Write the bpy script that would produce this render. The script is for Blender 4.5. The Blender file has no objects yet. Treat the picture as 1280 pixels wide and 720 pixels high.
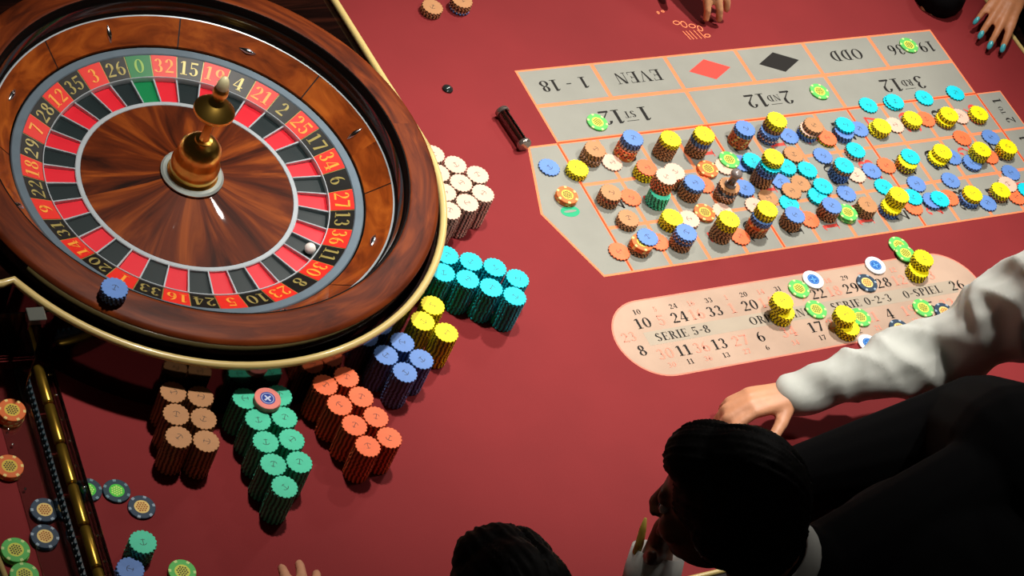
import bpy, bmesh, math, random
from mathutils import Vector, Matrix, noise
random.seed(7)
SC = bpy.context.scene
COL = SC.collection
PI = math.pi

# ------------------------------------------------------------------ camera
cam_data = bpy.data.cameras.new('camera')
cam = bpy.data.objects.new('camera', cam_data)
COL.objects.link(cam)
cam_data.sensor_fit = 'HORIZONTAL'
cam_data.sensor_width = 36.0
cam_data.lens = 85.4663
cam_data.clip_start = 0.05
cam_data.clip_end = 60
cam.matrix_world = Matrix(((0.8464254, 0.1301600, -0.5163550, -2.3040751), (-0.4200805, 0.7591258, -0.4972528, -2.2818113), (0.3272560, 0.6377981, 0.6972210, 2.7878597), (0.0000000, 0.0000000, 0.0000000, 1.0000000)))
SC.camera = cam

# ------------------------------------------------------------------ world, lamps, exposure
SC.view_settings.view_transform = 'Standard'
SC.view_settings.look = 'None'
SC.view_settings.gamma = 1.0
SC.view_settings.use_curve_mapping = False
SC.view_settings.exposure = 0.0
world = bpy.data.worlds.new('dim_room')
SC.world = world
world.use_nodes = True
world.node_tree.nodes['Background'].inputs[0].default_value = (0.9, 0.72, 0.6, 1)
world.node_tree.nodes['Background'].inputs[1].default_value = 0.012

def spot(name, loc, aim, watts, angle, blend, radius, color):
    d = bpy.data.lights.new(name, 'SPOT')
    d.energy = watts
    d.spot_size = math.radians(angle)
    d.spot_blend = blend
    d.shadow_soft_size = radius
    d.color = color
    o = bpy.data.objects.new(name, d)
    COL.objects.link(o)
    o.location = loc
    o.rotation_euler = (Vector(aim) - Vector(loc)).to_track_quat('-Z', 'Y').to_euler()
    return o

spot('ceiling_spot', (-0.58, 0.02, 2.50), (-0.64, -0.16, 0), 215, 45, 1.0, 0.06, (1.0, 0.94, 0.86))
spot('ceiling_spot', (0.75, 0.62, 2.50), (0.34, -0.08, 0), 330, 50, 1.0, 0.06, (1.0, 0.95, 0.88))
spot('ceiling_spot', (0.48, -0.62, 2.50), (0.36, -0.40, 0), 150, 52, 1.0, 0.06, (1.0, 0.95, 0.88))  # extra spot, added to brighten the dealer's white sleeve
spot('ceiling_spot', (2.50, 1.75, 2.45), (0.35, -0.05, 0), 90, 50, 1.0, 0.22, (1.0, 0.93, 0.86))

# ------------------------------------------------------------------ helpers
def lin(c):
    out = []
    for v in c[:3]:
        v = v / 255.0
        out.append(v / 12.92 if v <= 0.04045 else ((v + 0.055) / 1.055) ** 2.4)
    return (out[0], out[1], out[2], 1.0)

MATS = {}
def mat(name, rgb, rough=0.5, metal=0.0, coat=0.0, var=0.0, vscale=40.0, bump=0.0, bscale=300.0, spec=0.5):
    if name in MATS:
        return MATS[name]
    m = bpy.data.materials.new(name)
    m.use_nodes = True
    nt = m.node_tree
    b = nt.nodes['Principled BSDF']
    b.inputs['Base Color'].default_value = lin(rgb)
    b.inputs['Roughness'].default_value = rough
    b.inputs['Metallic'].default_value = metal
    b.inputs['Coat Weight'].default_value = coat
    b.inputs['Coat Roughness'].default_value = 0.08
    b.inputs['Specular IOR Level'].default_value = spec
    if var > 0 or bump > 0:
        tc = nt.nodes.new('ShaderNodeTexCoord')
    if var > 0:
        n = nt.nodes.new('ShaderNodeTexNoise')
        n.inputs['Scale'].default_value = vscale
        n.inputs['Detail'].default_value = 6
        nt.links.new(tc.outputs['Object'], n.inputs['Vector'])
        r = nt.nodes.new('ShaderNodeValToRGB')
        c = lin(rgb)
        r.color_ramp.elements[0].position = 0.3
        r.color_ramp.elements[1].position = 0.7
        r.color_ramp.elements[0].color = tuple(max(0, v * (1 - var)) for v in c[:3]) + (1,)
        r.color_ramp.elements[1].color = tuple(min(1, v * (1 + var)) for v in c[:3]) + (1,)
        nt.links.new(n.outputs['Fac'], r.inputs['Fac'])
        nt.links.new(r.outputs['Color'], b.inputs['Base Color'])
    if bump > 0:
        n2 = nt.nodes.new('ShaderNodeTexNoise')
        n2.inputs['Scale'].default_value = bscale
        n2.inputs['Detail'].default_value = 3
        nt.links.new(tc.outputs['Object'], n2.inputs['Vector'])
        bp = nt.nodes.new('ShaderNodeBump')
        bp.inputs['Strength'].default_value = bump
        bp.inputs['Distance'].default_value = 0.002
        nt.links.new(n2.outputs['Fac'], bp.inputs['Height'])
        nt.links.new(bp.outputs['Normal'], b.inputs['Normal'])
    MATS[name] = m
    return m

def wood(name, dark, mid, light, mode='radial', ascale=5.0, rscale=3.0, rough=0.22, coat=0.6, spec=0.5):
    """veneer: grain follows the radius (radial) or the turning (ring) or a straight axis"""
    if name in MATS:
        return MATS[name]
    m = bpy.data.materials.new(name)
    m.use_nodes = True
    nt = m.node_tree
    L = nt.links.new
    b = nt.nodes['Principled BSDF']
    b.inputs['Roughness'].default_value = rough
    b.inputs['Coat Weight'].default_value = coat
    b.inputs['Coat Roughness'].default_value = 0.04
    b.inputs['Specular IOR Level'].default_value = spec
    tc = nt.nodes.new('ShaderNodeTexCoord')
    cb = nt.nodes.new('ShaderNodeCombineXYZ')
    if mode == 'straight':
        mp = nt.nodes.new('ShaderNodeMapping')
        mp.inputs['Scale'].default_value = (ascale, rscale, rscale)
        L(tc.outputs['Object'], mp.inputs['Vector'])
        vec = mp.outputs['Vector']
    else:
        sp = nt.nodes.new('ShaderNodeSeparateXYZ')
        L(tc.outputs['Object'], sp.inputs[0])
        at = nt.nodes.new('ShaderNodeMath'); at.operation = 'ARCTAN2'
        L(sp.outputs['Y'], at.inputs[0]); L(sp.outputs['X'], at.inputs[1])
        ab = nt.nodes.new('ShaderNodeMath'); ab.operation = 'ABSOLUTE'
        L(at.outputs[0], ab.inputs[0])
        m1 = nt.nodes.new('ShaderNodeMath'); m1.operation = 'MULTIPLY'; m1.inputs[1].default_value = ascale
        L(ab.outputs[0], m1.inputs[0])
        vl = nt.nodes.new('ShaderNodeVectorMath'); vl.operation = 'LENGTH'
        L(tc.outputs['Object'], vl.inputs[0])
        m2 = nt.nodes.new('ShaderNodeMath'); m2.operation = 'MULTIPLY'; m2.inputs[1].default_value = rscale
        L(vl.outputs['Value'], m2.inputs[0])
        sg = nt.nodes.new('ShaderNodeMath'); sg.operation = 'SIGN'
        L(at.outputs[0], sg.inputs[0])
        L(m1.outputs[0], cb.inputs[0]); L(m2.outputs[0], cb.inputs[1]); L(sg.outputs[0], cb.inputs[2])
        vec = cb.outputs[0]
    n = nt.nodes.new('ShaderNodeTexNoise')
    n.inputs['Scale'].default_value = 1.0
    n.inputs['Detail'].default_value = 8
    n.inputs['Roughness'].default_value = 0.55
    n.inputs['Distortion'].default_value = 0.9
    L(vec, n.inputs['Vector'])
    r = nt.nodes.new('ShaderNodeValToRGB')
    e = r.color_ramp.elements
    e[0].position = 0.30; e[0].color = lin(dark)
    e[1].position = 0.72; e[1].color = lin(light)
    k = e.new(0.5); k.color = lin(mid)
    L(n.outputs['Fac'], r.inputs['Fac'])
    L(r.outputs['Color'], b.inputs['Base Color'])
    MATS[name] = m
    return m

def acrylic(name, tint, gloss=0.12):
    m = bpy.data.materials.new(name)
    m.use_nodes = True
    nt = m.node_tree
    nt.nodes.clear()
    out = nt.nodes.new('ShaderNodeOutputMaterial')
    tr = nt.nodes.new('ShaderNodeBsdfTransparent'); tr.inputs[0].default_value = tint + (1,)
    gl = nt.nodes.new('ShaderNodeBsdfGlossy'); gl.inputs['Roughness'].default_value = 0.05
    fr = nt.nodes.new('ShaderNodeFresnel'); fr.inputs['IOR'].default_value = 1.5
    ad = nt.nodes.new('ShaderNodeMath'); ad.operation = 'ADD'; ad.inputs[1].default_value = gloss
    mx = nt.nodes.new('ShaderNodeMixShader')
    nt.links.new(fr.outputs[0], ad.inputs[0])
    nt.links.new(ad.outputs[0], mx.inputs[0])
    nt.links.new(tr.outputs[0], mx.inputs[1]); nt.links.new(gl.outputs[0], mx.inputs[2])
    nt.links.new(mx.outputs[0], out.inputs['Surface'])
    MATS[name] = m
    return m

def tag(o, label=None, cat=None, group=None, kind=None):
    if label: o['label'] = label
    if cat: o['category'] = cat
    if group: o['group'] = group
    if kind: o['kind'] = kind
    return o

def empty(name, loc=(0, 0, 0), rz=0.0):
    o = bpy.data.objects.new(name, None)
    o.empty_display_size = 0.05
    COL.objects.link(o)
    o.location = loc
    o.rotation_euler = (0, 0, rz)
    return o

def obj(name, mesh, m=None, parent=None, smooth=False):
    if isinstance(mesh, bmesh.types.BMesh):
        bm = mesh
        mesh = bpy.data.meshes.new(name)
        bmesh.ops.recalc_face_normals(bm, faces=bm.faces[:])
        bm.to_mesh(mesh)
        bm.free()
    if m is not None:
        for x in (m if isinstance(m, (list, tuple)) else [m]):
            mesh.materials.append(x)
    if smooth:
        for q in mesh.polygons:
            q.use_smooth = True
    o = bpy.data.objects.new(name, mesh)
    COL.objects.link(o)
    if parent is not None:
        o.parent = parent
    return o

def share(name, mesh, parent=None, mw=None):
    o = bpy.data.objects.new(name, mesh)
    COL.objects.link(o)
    if parent is not None:
        o.parent = parent
    if mw is not None:
        o.matrix_local = mw
    return o

def smooth_by_angle(o, deg=40):
    me = o.data
    for q in me.polygons: q.use_smooth = True
    bm = bmesh.new(); bm.from_mesh(me)
    for e in bm.edges:
        if len(e.link_faces) == 2 and e.calc_face_angle(0) > math.radians(deg):
            e.smooth = False
    bm.to_mesh(me); bm.free()
    return o

def box(bm, x0, x1, y0, y1, z0, z1):
    v = [bm.verts.new((x, y, z)) for z in (z0, z1) for y in (y0, y1) for x in (x0, x1)]
    for f in ((0, 2, 3, 1), (4, 5, 7, 6), (0, 1, 5, 4), (2, 6, 7, 3), (0, 4, 6, 2), (1, 3, 7, 5)):
        bm.faces.new([v[i] for i in f])

def prism(bm, pts, z0, z1):
    lo = [bm.verts.new((x, y, z0)) for x, y in pts]
    hi = [bm.verts.new((x, y, z1)) for x, y in pts]
    bm.faces.new(hi); bm.faces.new(lo[::-1])
    for i in range(len(pts)):
        j = (i + 1) % len(pts)
        bm.faces.new((lo[i], lo[j], hi[j], hi[i]))

def lathe(bm, prof, n=96, closed=False, a0=0.0, a1=2 * PI):
    """prof: list of (r, z); full turn or a sector; closed joins last point to first"""
    full = abs(a1 - a0 - 2 * PI) < 1e-6
    cnt = n if full else n + 1
    rings = []
    for i in range(cnt):
        a = a0 + (a1 - a0) * i / n
        rings.append([bm.verts.new((r * math.cos(a), r * math.sin(a), z)) for r, z in prof])
    m = len(prof)
    for i in range(n):
        A, B = rings[i], rings[(i + 1) % cnt]
        for k in range(m if closed else m - 1):
            q = [A[k], B[k], B[(k + 1) % m], A[(k + 1) % m]]
            bm.faces.new(q)
    if not full and closed:
        bm.faces.new(rings[0]); bm.faces.new(rings[-1][::-1])
    bmesh.ops.remove_doubles(bm, verts=bm.verts[:], dist=1e-6)

def tube(bm, pts, r, n=10, cap=True):
    """sweep a circle (radius r or list) along a polyline"""
    pts = [Vector(p) for p in pts]
    rs = r if isinstance(r, (list, tuple)) else [r] * len(pts)
    rings = []
    up = Vector((0, 0, 1))
    prev = None
    for i, p in enumerate(pts):
        d = (pts[min(i + 1, len(pts) - 1)] - pts[max(i - 1, 0)]).normalized()
        ref = prev if prev is not None else (up if abs(d.dot(up)) < 0.9 else Vector((1, 0, 0)))
        u = (ref - d * ref.dot(d)).normalized()
        prev = u
        w = d.cross(u)
        rings.append([bm.verts.new(p + (u * math.cos(2 * PI * k / n) + w * math.sin(2 * PI * k / n)) * rs[i]) for k in range(n)])
    for i in range(len(pts) - 1):
        for k in range(n):
            bm.faces.new((rings[i][k], rings[i][(k + 1) % n], rings[i + 1][(k + 1) % n], rings[i + 1][k]))
    if cap:
        bm.faces.new(rings[0][::-1]); bm.faces.new(rings[-1])

# ------------------------------------------------------------------ lettering (thick and thin roman capitals, flat print)
def _ring(cx, cy, rx, ry, sx=0.19, sy=0.045, a0=0, a1=360, n=28):
    n = max(6, int(n * abs(a1 - a0) / 360))
    out = []
    for i in range(n):
        t0 = math.radians(a0 + (a1 - a0) * i / n); t1 = math.radians(a0 + (a1 - a0) * (i + 1) / n)
        P = lambda t, k: (cx + (rx - k * sx) * math.cos(t), cy + (ry - k * sy) * math.sin(t))
        out.append([P(t0, 0), P(t1, 0), P(t1, 1), P(t0, 1)])
    return out
def _r(x0, y0, x1, y1):
    return [[(x0, y0), (x1, y0), (x1, y1), (x0, y1)]]
def _stem(x, w=0.19):
    return _r(x, 0, x + w, 1) + _r(x - 0.1, 0, x + w + 0.1, 0.045) + _r(x - 0.1, 0.955, x + w + 0.1, 1)
def _glyph(c):
    R, r = _ring, _r
    if c == '0': return R(.36, .5, .36, .5), .8
    if c == '1': return r(.2, 0, .4, 1) + r(.04, 0, .56, .05) + [[(.2, 1), (.04, .88), (.04, .83), (.2, .9)]], .66
    if c == '2': return R(.34, .7, .3, .3, a0=170, a1=-40) + [[(.64, .62), (.46, .55), (.02, .05), (.1, .05)]] + r(.02, 0, .66, .13), .76
    if c == '3': return R(.3, .74, .28, .26, a0=160, a1=-90) + R(.3, .27, .33, .27, a0=90, a1=-160), .74
    if c == '4': return r(.4, 0, .59, 1) + r(0, .24, .72, .3) + r(.3, 0, .7, .045) + [[(.4, 1), (.46, 1), (.07, .27), (0, .27)]], .8
    if c == '5': return r(.1, .87, .62, 1) + r(.1, .5, .16, .95) + R(.3, .31, .33, .31, a0=130, a1=-160), .74
    if c == '6': return R(.36, .3, .33, .3) + R(.52, .42, .5, .58, a0=100, a1=195), .78
    if c == '7': return r(.02, .86, .66, 1) + [[(.66, .9), (.54, .9), (.2, 0), (.42, 0)]], .72
    if c == '8': return R(.36, .75, .28, .25) + R(.36, .26, .34, .26), .8
    if c == '9':
        g = _glyph('6')[0]
        return [[(.74 - x, 1 - y) for x, y in q] for q in g], .78
    if c == '-': return r(.08, .44, .46, .52), .55
    if c == 'O': return R(.45, .5, .45, .5, sx=.2), .98
    if c == 'D': return _stem(.12) + R(.3, .5, .52, .5, sx=.2, a0=-90, a1=90), .92
    if c == 'E': return _stem(.12) + r(.3, 0, .74, .045) + r(.3, .955, .72, 1) + r(.3, .48, .56, .52) + r(.7, 0, .74, .26) + r(.68, .76, .72, 1) + r(.53, .38, .57, .62), .84
    if c == 'V': return [[(.05, 1), (.27, 1), (.53, .02), (.45, 0)], [(.84, 1), (.79, 1), (.46, .03), (.5, .03)]] + r(-.04, .955, .36, 1) + r(.66, .955, .95, 1), .95
    if c == 'N': return r(.14, 0, .19, 1) + r(.76, 0, .81, 1) + [[(.12, 1), (.34, 1), (.82, 0), (.7, 0)]] + r(.02, 0, .32, .045) + r(.64, .955, .94, 1), 1.0
    if c == 'S': return R(.34, .74, .28, .26, a0=20, a1=260) + R(.34, .26, .31, .26, a0=90, a1=-160) + [[(.2, .62), (.3, .7), (.56, .4), (.46, .32)]], .74
    if c == 'T': return r(.3, 0, .49, 1) + r(.2, 0, .59, .045) + r(.02, .955, .77, 1) + r(.02, .74, .06, 1) + r(.73, .74, .77, 1), .84
    if c == 'R': return _stem(.12) + R(.34, .74, .36, .26, a0=-90, a1=90) + [[(.36, .5), (.54, .5), (.86, 0), (.66, 0)]], .9
    if c == 'P': return _stem(.12) + R(.34, .73, .38, .27, a0=-90, a1=90), .8
    if c == 'I': return _stem(.12), .46
    if c == 'H': return _stem(.12) + _stem(.62) + r(.3, .48, .64, .53), .98
    if c == 'L': return _stem(.12) + r(.3, 0, .72, .045) + r(.68, 0, .72, .26), .8
    if c == 'A': return [[(.4, 1), (.5, 1), (.86, 0), (.64, 0)], [(.4, 1), (.45, 1), (.14, 0), (.09, 0)]] + r(.24, .3, .7, .345) + r(0, 0, .26, .045) + r(.54, 0, .96, .045), .98
    return [], .42

def text_polys(s):
    x = 0.0; out = []
    for c in s:
        g, w = _glyph(c)
        out += [[(px + x, py) for px, py in q] for q in g]
        x += w + 0.06
    return out, x - 0.06

TEXT_CACHE = {}
def text(name, s, loc, size, rot, m, parent, mw=None, squeeze=1.0):
    """flat print centred on loc; rot turns it about the vertical"""
    key = (s, size, m.name, squeeze)
    if key not in TEXT_CACHE:
        polys, w = text_polys(s)
        vs = []; fs = []
        for q in polys:
            k = len(vs)
            vs += [((px - w / 2) * size * squeeze, (py - 0.5) * size, 0) for px, py in q]
            fs.append(tuple(range(k, k + len(q))))
        me = bpy.data.meshes.new(name)
        me.from_pydata(vs, [], fs)
        me.materials.append(m)
        TEXT_CACHE[key] = me
    if mw is None:
        mw = Matrix.Translation(loc) @ Matrix.Rotation(rot, 4, 'Z')
    return share(name, TEXT_CACHE[key], parent, mw)

# ------------------------------------------------------------------ the room
FLOOR_Z = -0.90
bm = bmesh.new(); box(bm, -4.5, 4.5, -4.5, 4.5, FLOOR_Z - 0.05, FLOOR_Z)
tag(obj('floor', bm, mat('dark_carpet', (30, 18, 18), 0.95, var=0.3, vscale=30)), kind='structure')

# ------------------------------------------------------------------ the table
TX0, TX1, TY0, TY1 = -1.225, 1.172, -0.88, 0.66
DW, GA, GB = 0.3276, 0.3002, 0.089        # dozen width, depth of the three rows, depth of an outside box
XR = 1.047                                # far end of the column boxes
M_FELT = mat('wine_red_felt', (130, 39, 41), 0.75, var=0.06, vscale=6.0, bump=0.12, bscale=900, spec=0.18)
M_DARKWOOD = wood('dark_wood', (10, 4, 3), (22, 9, 6), (40, 18, 10), 'straight', 6, 60, 0.25, 0.7)
M_CREAM = mat('cream_trim', (216, 190, 122), 0.3, coat=0.4)
table = tag(empty('roulette_table', (0, 0, FLOOR_Z)), 'wine red felt roulette table with grey betting layout, cream edging and dark body', 'table')
TT = empty('table_origin')                # scratch only
bpy.data.objects.remove(TT)
def tpart(name, bm, m, smooth=False):
    o = obj(name, bm, m, table, smooth)
    o.location = (0, 0, -FLOOR_Z)
    return o
bm = bmesh.new(); box(bm, TX0, TX1, TY0, TY1, -0.03, 0.0); tpart('felt_top', bm, M_FELT)
bm = bmesh.new(); box(bm, TX0 - 0.04, TX1 + 0.04, TY0 - 0.04, TY1 + 0.04, -0.12, -0.0302); tpart('apron_frame', bm, M_DARKWOOD)
for nm, a in (('edge_rail', (TX0 - 0.04, TX0 - 0.0095, TY0 - 0.04, TY1 + 0.04)), ('edge_rail', (TX1 + 0.0095, TX1 + 0.04, TY0 - 0.04, TY1 + 0.04)),
              ('edge_rail', (TX0 - 0.0094, TX1 + 0.0094, TY0 - 0.04, TY0 - 0.0095)), ('edge_rail', (TX0 - 0.0094, TX1 + 0.0094, TY1 + 0.0095, TY1 + 0.04))):
    bm = bmesh.new(); box(bm, a[0], a[1], a[2], a[3], -0.03, 0.004)
    bmesh.ops.bevel(bm, geom=[e for e in bm.edges], offset=0.003, segments=2, affect='EDGES')
    tpart(nm, bm, M_DARKWOOD)
for a in (((TX0 - 0.0045, TY0), (TX0 - 0.0045, TY1)), ((TX1 + 0.0045, TY0), (TX1 + 0.0045, TY1)), ((TX0, TY0 - 0.0045), (TX1, TY0 - 0.0045)), ((TX0, TY1 + 0.0045), (TX1, TY1 + 0.0045))):
    bm = bmesh.new(); tube(bm, [(a[0][0], a[0][1], 0.001), (a[1][0], a[1][1], 0.001)], 0.0045, 10)
    tpart('edge_trim', bm, M_CREAM, True)
for x in (-0.85, 0.8):
    bm = bmesh.new(); lathe(bm, [(0, FLOOR_Z), (.26, FLOOR_Z), (.26, FLOOR_Z + .04), (.12, FLOOR_Z + .09), (.10, FLOOR_Z + .4), (.13, -.2), (.2, -.1202), (0, -.1202)], 32)
    o = tpart('pedestal', bm, M_DARKWOOD, True); o.location.x = x; o.location.y = -0.1

# ---- the printed betting layout
M_GREY = mat('layout_grey', (146, 146, 137), 0.8, var=0.05, vscale=14, bump=0.15, bscale=900, spec=0.25)
M_ORL = mat('layout_orange_line', (240, 136, 92), 0.85, var=0.05, vscale=20, spec=0.25)
M_RDL = mat('layout_red_line', (205, 74, 36), 0.9, spec=0.25)
M_INK = mat('layout_black_ink', (38, 36, 34), 0.9, spec=0.25)
M_RINK = mat('layout_red_ink', (226, 76, 66), 0.9, spec=0.25)
M_GINK = mat('layout_green_ink', (52, 170, 122), 0.9, spec=0.25)
M_PINKINK = mat('racetrack_pale_red_ink', (236, 146, 124), 0.9, spec=0.25)
LZ = 0.0
def flat(name, pts, m, z):
    bm = bmesh.new(); prism(bm, pts, LZ, z); return tpart(name, bm, m)
def ins(x0, x1, y0, y1, k): return [(x0 + k, y0 + k), (x1 - k, y0 + k), (x1 - k, y1 - k), (x0 + k, y1 - k)]
flat('layout_border', [(0, 0), (-.062, 0), (-.111, -GA / 2), (-.06, -GA), (XR, -GA), (XR, 0), (3 * DW, 0), (3 * DW, 2 * GB), (0, 2 * GB)], M_ORL, 0.0003)
flat('zero_box', [(-.003, -.004), (-.0585, -.004), (-.1065, -GA / 2), (-.057, -GA + .004), (-.003, -GA + .004)], M_GREY, 0.0005)
CW, RH = DW / 4, GA / 3
for i in range(12):
    for j in range(3):
        flat('number_box', ins(i * CW, (i + 1) * CW, -GA + j * RH, -GA + (j + 1) * RH, .0036), M_GREY, 0.0005)
for j in range(3):
    flat('column_box', ins(3 * DW, XR, -GA + j * RH, -GA + (j + 1) * RH, .0028), M_GREY, 0.0005)
for k in range(3):
    flat('dozen_box', ins(k * DW, (k + 1) * DW, 0, GB, .0042), M_GREY, 0.0005)
for k in range(6):
    flat('even_chance_box', ins(k * DW / 2, (k + 1) * DW / 2, GB, 2 * GB, .0042), M_GREY, 0.0005)
for x in (0, DW, 2 * DW, 3 * DW):
    flat('divider_line', [(x - .0014, -GA + .004), (x + .0014, -GA + .004), (x + .0014, -.002), (x - .0014, -.002)], M_RDL, 0.0006)
flat('divider_line', [(0, -.0014), (3 * DW, -.0014), (3 * DW, .0014), (0, .0014)], M_RDL, 0.0006)
TZ = 0.0008 - FLOOR_Z
def lay(name, s, x, y, size, rot, m, squeeze=1.0):
    return text(name, s, (x, y, TZ), size, rot, m, table, squeeze=squeeze)
REDS = {1, 3, 5, 7, 9, 12, 14, 16, 18, 19, 21, 23, 25, 27, 30, 32, 34, 36}
for i in range(12):
    for j in range(3):
        nn = 3 * i + j + 1
        lay('printed_number', str(nn), (i + .5) * CW, -GA + (j + .5) * RH, .034, PI / 2, M_RINK if nn in REDS else M_INK)
flat('printed_zero', [(-.052 + .0185 * math.cos(2 * PI * i / 28), -.153 + .0125 * math.sin(2 * PI * i / 28)) for i in range(28)], M_GINK, 0.0007)
flat('printed_zero_slit', [(-.052 + .0130 * math.cos(2 * PI * i / 28), -.153 + .0028 * math.sin(2 * PI * i / 28)) for i in range(28)], M_GREY, 0.0009)
for j in range(3):
    y = -GA + (j + .5) * RH
    lay('printed_word', '2', 3 * DW + .037, y - .026, .021, PI / 2, M_INK)
    lay('printed_word', 'TO', 3 * DW + .033, y, .011, PI / 2, M_INK)
    lay('printed_word', '1', 3 * DW + .037, y + .026, .021, PI / 2, M_INK)
for k, sfx in enumerate(('ST', 'ND', 'RD')):
    cx = (k + .5) * DW
    lay('printed_word', str(k + 1), cx + .046, GB / 2, .033, PI, M_INK)
    lay('printed_word', sfx, cx + .016, GB / 2 + .002, .0155, PI, M_INK)
    flat('underline', [(cx + .003, GB / 2 - .0125), (cx + .029, GB / 2 - .0125), (cx + .029, GB / 2 - .0137), (cx + .003, GB / 2 - .0137)], M_INK, 0.0007)
    lay('printed_word', '12', cx - .026, GB / 2, .033, PI, M_INK)
for k, s in ((0, '1 - 18'), (1, 'EVEN'), (4, 'ODD'), (5, '19 - 36')):
    lay('printed_word', s, (k + .5) * DW / 2 + (0.002 if k == 5 else 0), 1.5 * GB, .027, PI, M_INK, squeeze=1.0 if k != 5 else .92)
for k, m in ((2, M_RINK), (3, M_INK)):
    cx, cy = (k + .5) * DW / 2, 1.5 * GB
    flat('printed_diamond', [(cx - .048, cy), (cx, cy - .026), (cx + .048, cy), (cx, cy + .026)], m, 0.0008)
# orange script printed on the felt beyond the layout, mostly under a hand: a few looped outlines
bm = bmesh.new()
for (cx, cy, rx, ry) in ((.402, .258, .008, .006), (.416, .252, .007, .009), (.432, .246, .008, .006), (.446, .238, .006, .008), (.388, .290, .004, .003), (.376, .288, .003, .004), (.452, .218, .007, .005)):
    for q in _ring(cx, cy, rx, ry, .0022, .0022):
        bm.faces.new([bm.verts.new((x, y, .0004)) for x, y in q])
for x0 in (.403, .410, .418, .428, .437):
    bm.faces.new([bm.verts.new(v) for v in ((x0, .235, .0004), (x0 + .0022, .235, .0004), (x0 + .008, .212, .0004), (x0 + .006, .212, .0004))])
tpart('printed_script', bm, M_ORL)
# ---- the racetrack
RX0, RX1, RYC, RRH = -.108, .69, -.4385, .081
def stadium(k):
    pts = []
    for i in range(25):
        a = PI / 2 + PI * i / 24
        pts.append((RX0 + RRH + (RRH - k) * math.cos(a), RYC + (RRH - k) * math.sin(a)))
    for i in range(25):
        a = -PI / 2 + PI * i / 24
        pts.append((RX1 - RRH + (RRH - k) * math.cos(a), RYC + (RRH - k) * math.sin(a)))
    return pts
M_TRACKE = mat('racetrack_pale_red', (222, 134, 112), 0.8, var=.05, vscale=15, spec=0.25)
M_TRACK = mat('racetrack_beige', (186, 158, 138), 0.8, var=0.12, vscale=9, spec=0.25)
M_TRACKG = mat('racetrack_grey', (174, 160, 142), 0.8, var=0.06, vscale=12, spec=0.25)
flat('racetrack_border', stadium(0), M_TRACKE, 0.0003)
flat('racetrack_field', stadium(.003), M_TRACK, 0.0004)
flat('racetrack_centre', [(RX0 + .06, RYC - .014), (RX1 - .06, RYC - .014), (RX1 - .06, RYC + .014), (RX0 + .06, RYC + .014)], M_TRACKG, 0.0005)
def trk(s, x, y, size, m=None): lay('printed_number', s, x, y, size, 0, m or (M_PINKINK if int(s) in REDS else M_INK))
for i, nn in enumerate((10, 5, 24, 16, 33, 1, 20, 14, 31, 9, 22, 18, 29, 7, 28, 12, 35, 3)):
    trk(str(nn), -.037 + i * .0372, -.4055, .021); trk(str(nn), -.037 + i * .0372, -.3815, .010)
for nn, x in ((30, -.028), (11, .009), (36, .046), (13, .083), (27, .126), (6, .17), (34, .23), (17, .289), (25, .33), (2, .372), (21, .413), (4, .455), (19, .5), (15, .545), (32, .59)):
    trk(str(nn), x, -.4725, .021); trk(str(nn), x, -.4965, .010)
trk('8', -.068, -.459, .021); trk('23', -.078, -.428, .019); trk('26', .636, -.437, .021); lay('printed_number', '0', .633, -.468, .021, 0, M_GINK)
for s, x in (('SERIE 5-8', .026), ('ORPHELINS', .232), ('SERIE 0-2-3', .412), ('0-SPIEL', .553)):
    lay('printed_word', s, x, RYC, .0165, 0, M_INK)

# ---- the raised wheel platform with its cream edging
WX, WY = -0.7409, -0.0449
R_PL = 0.404
PZ = 0.108
out = []
for i in range(49):
    a = math.radians(-3.5 - (153 - 3.5) * i / 48)
    out.append((WX + R_PL * math.cos(a), WY + R_PL * math.sin(a)))
out += [(WX - .378, -.232), (TX0 + .002, -.236), (TX0 + .002, TY1 - .002), (-.378, TY1 - .002), (-.359, 0.271), (-.3485, 0.086), (-.342, 0.0)]
bm = bmesh.new()
def loop(pts, z):
    vs = [bm.verts.new((x, y, z)) for x, y in pts]
    es = [bm.edges.new((vs[i], vs[(i + 1) % len(vs)])) for i in range(len(vs))]
    return vs, es
hole = [(WX + .393 * math.cos(2 * PI * i / 96), WY + .393 * math.sin(2 * PI * i / 96)) for i in range(96)]
vo, eo = loop(out, PZ); vh, eh = loop(hole, PZ)
bmesh.ops.triangle_fill(bm, use_beauty=True, use_dissolve=False, edges=eo + eh)
for vs, z in ((vo, 0.0005), (vh, 0.0005)):
    lo = [bm.verts.new((v.co.x, v.co.y, z)) for v in vs]
    for i in range(len(vs)):
        j = (i + 1) % len(vs)
        bm.faces.new((vs[i], vs[j], lo[j], lo[i]))
M_PLAT = wood('platform_polished_wood', (8, 3, 2), (20, 7, 5), (46, 19, 11), 'straight', 5, 45, 0.12, 0.9)
smooth_by_angle(tpart('wheel_platform', bm, M_PLAT), 30)
crv = out[:]
bm = bmesh.new()
pts = [(x, y, PZ + .008) for x, y in out[:51]]
tube(bm, pts, .0062, 12)
tpart('platform_edging', bm, M_CREAM, True)
bm = bmesh.new()
tube(bm, [(x, y, PZ + .008) for x, y in ([out[0]] + out[:51:-1])], .0062, 12)
tpart('platform_edging', bm, M_CREAM, True)

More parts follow.
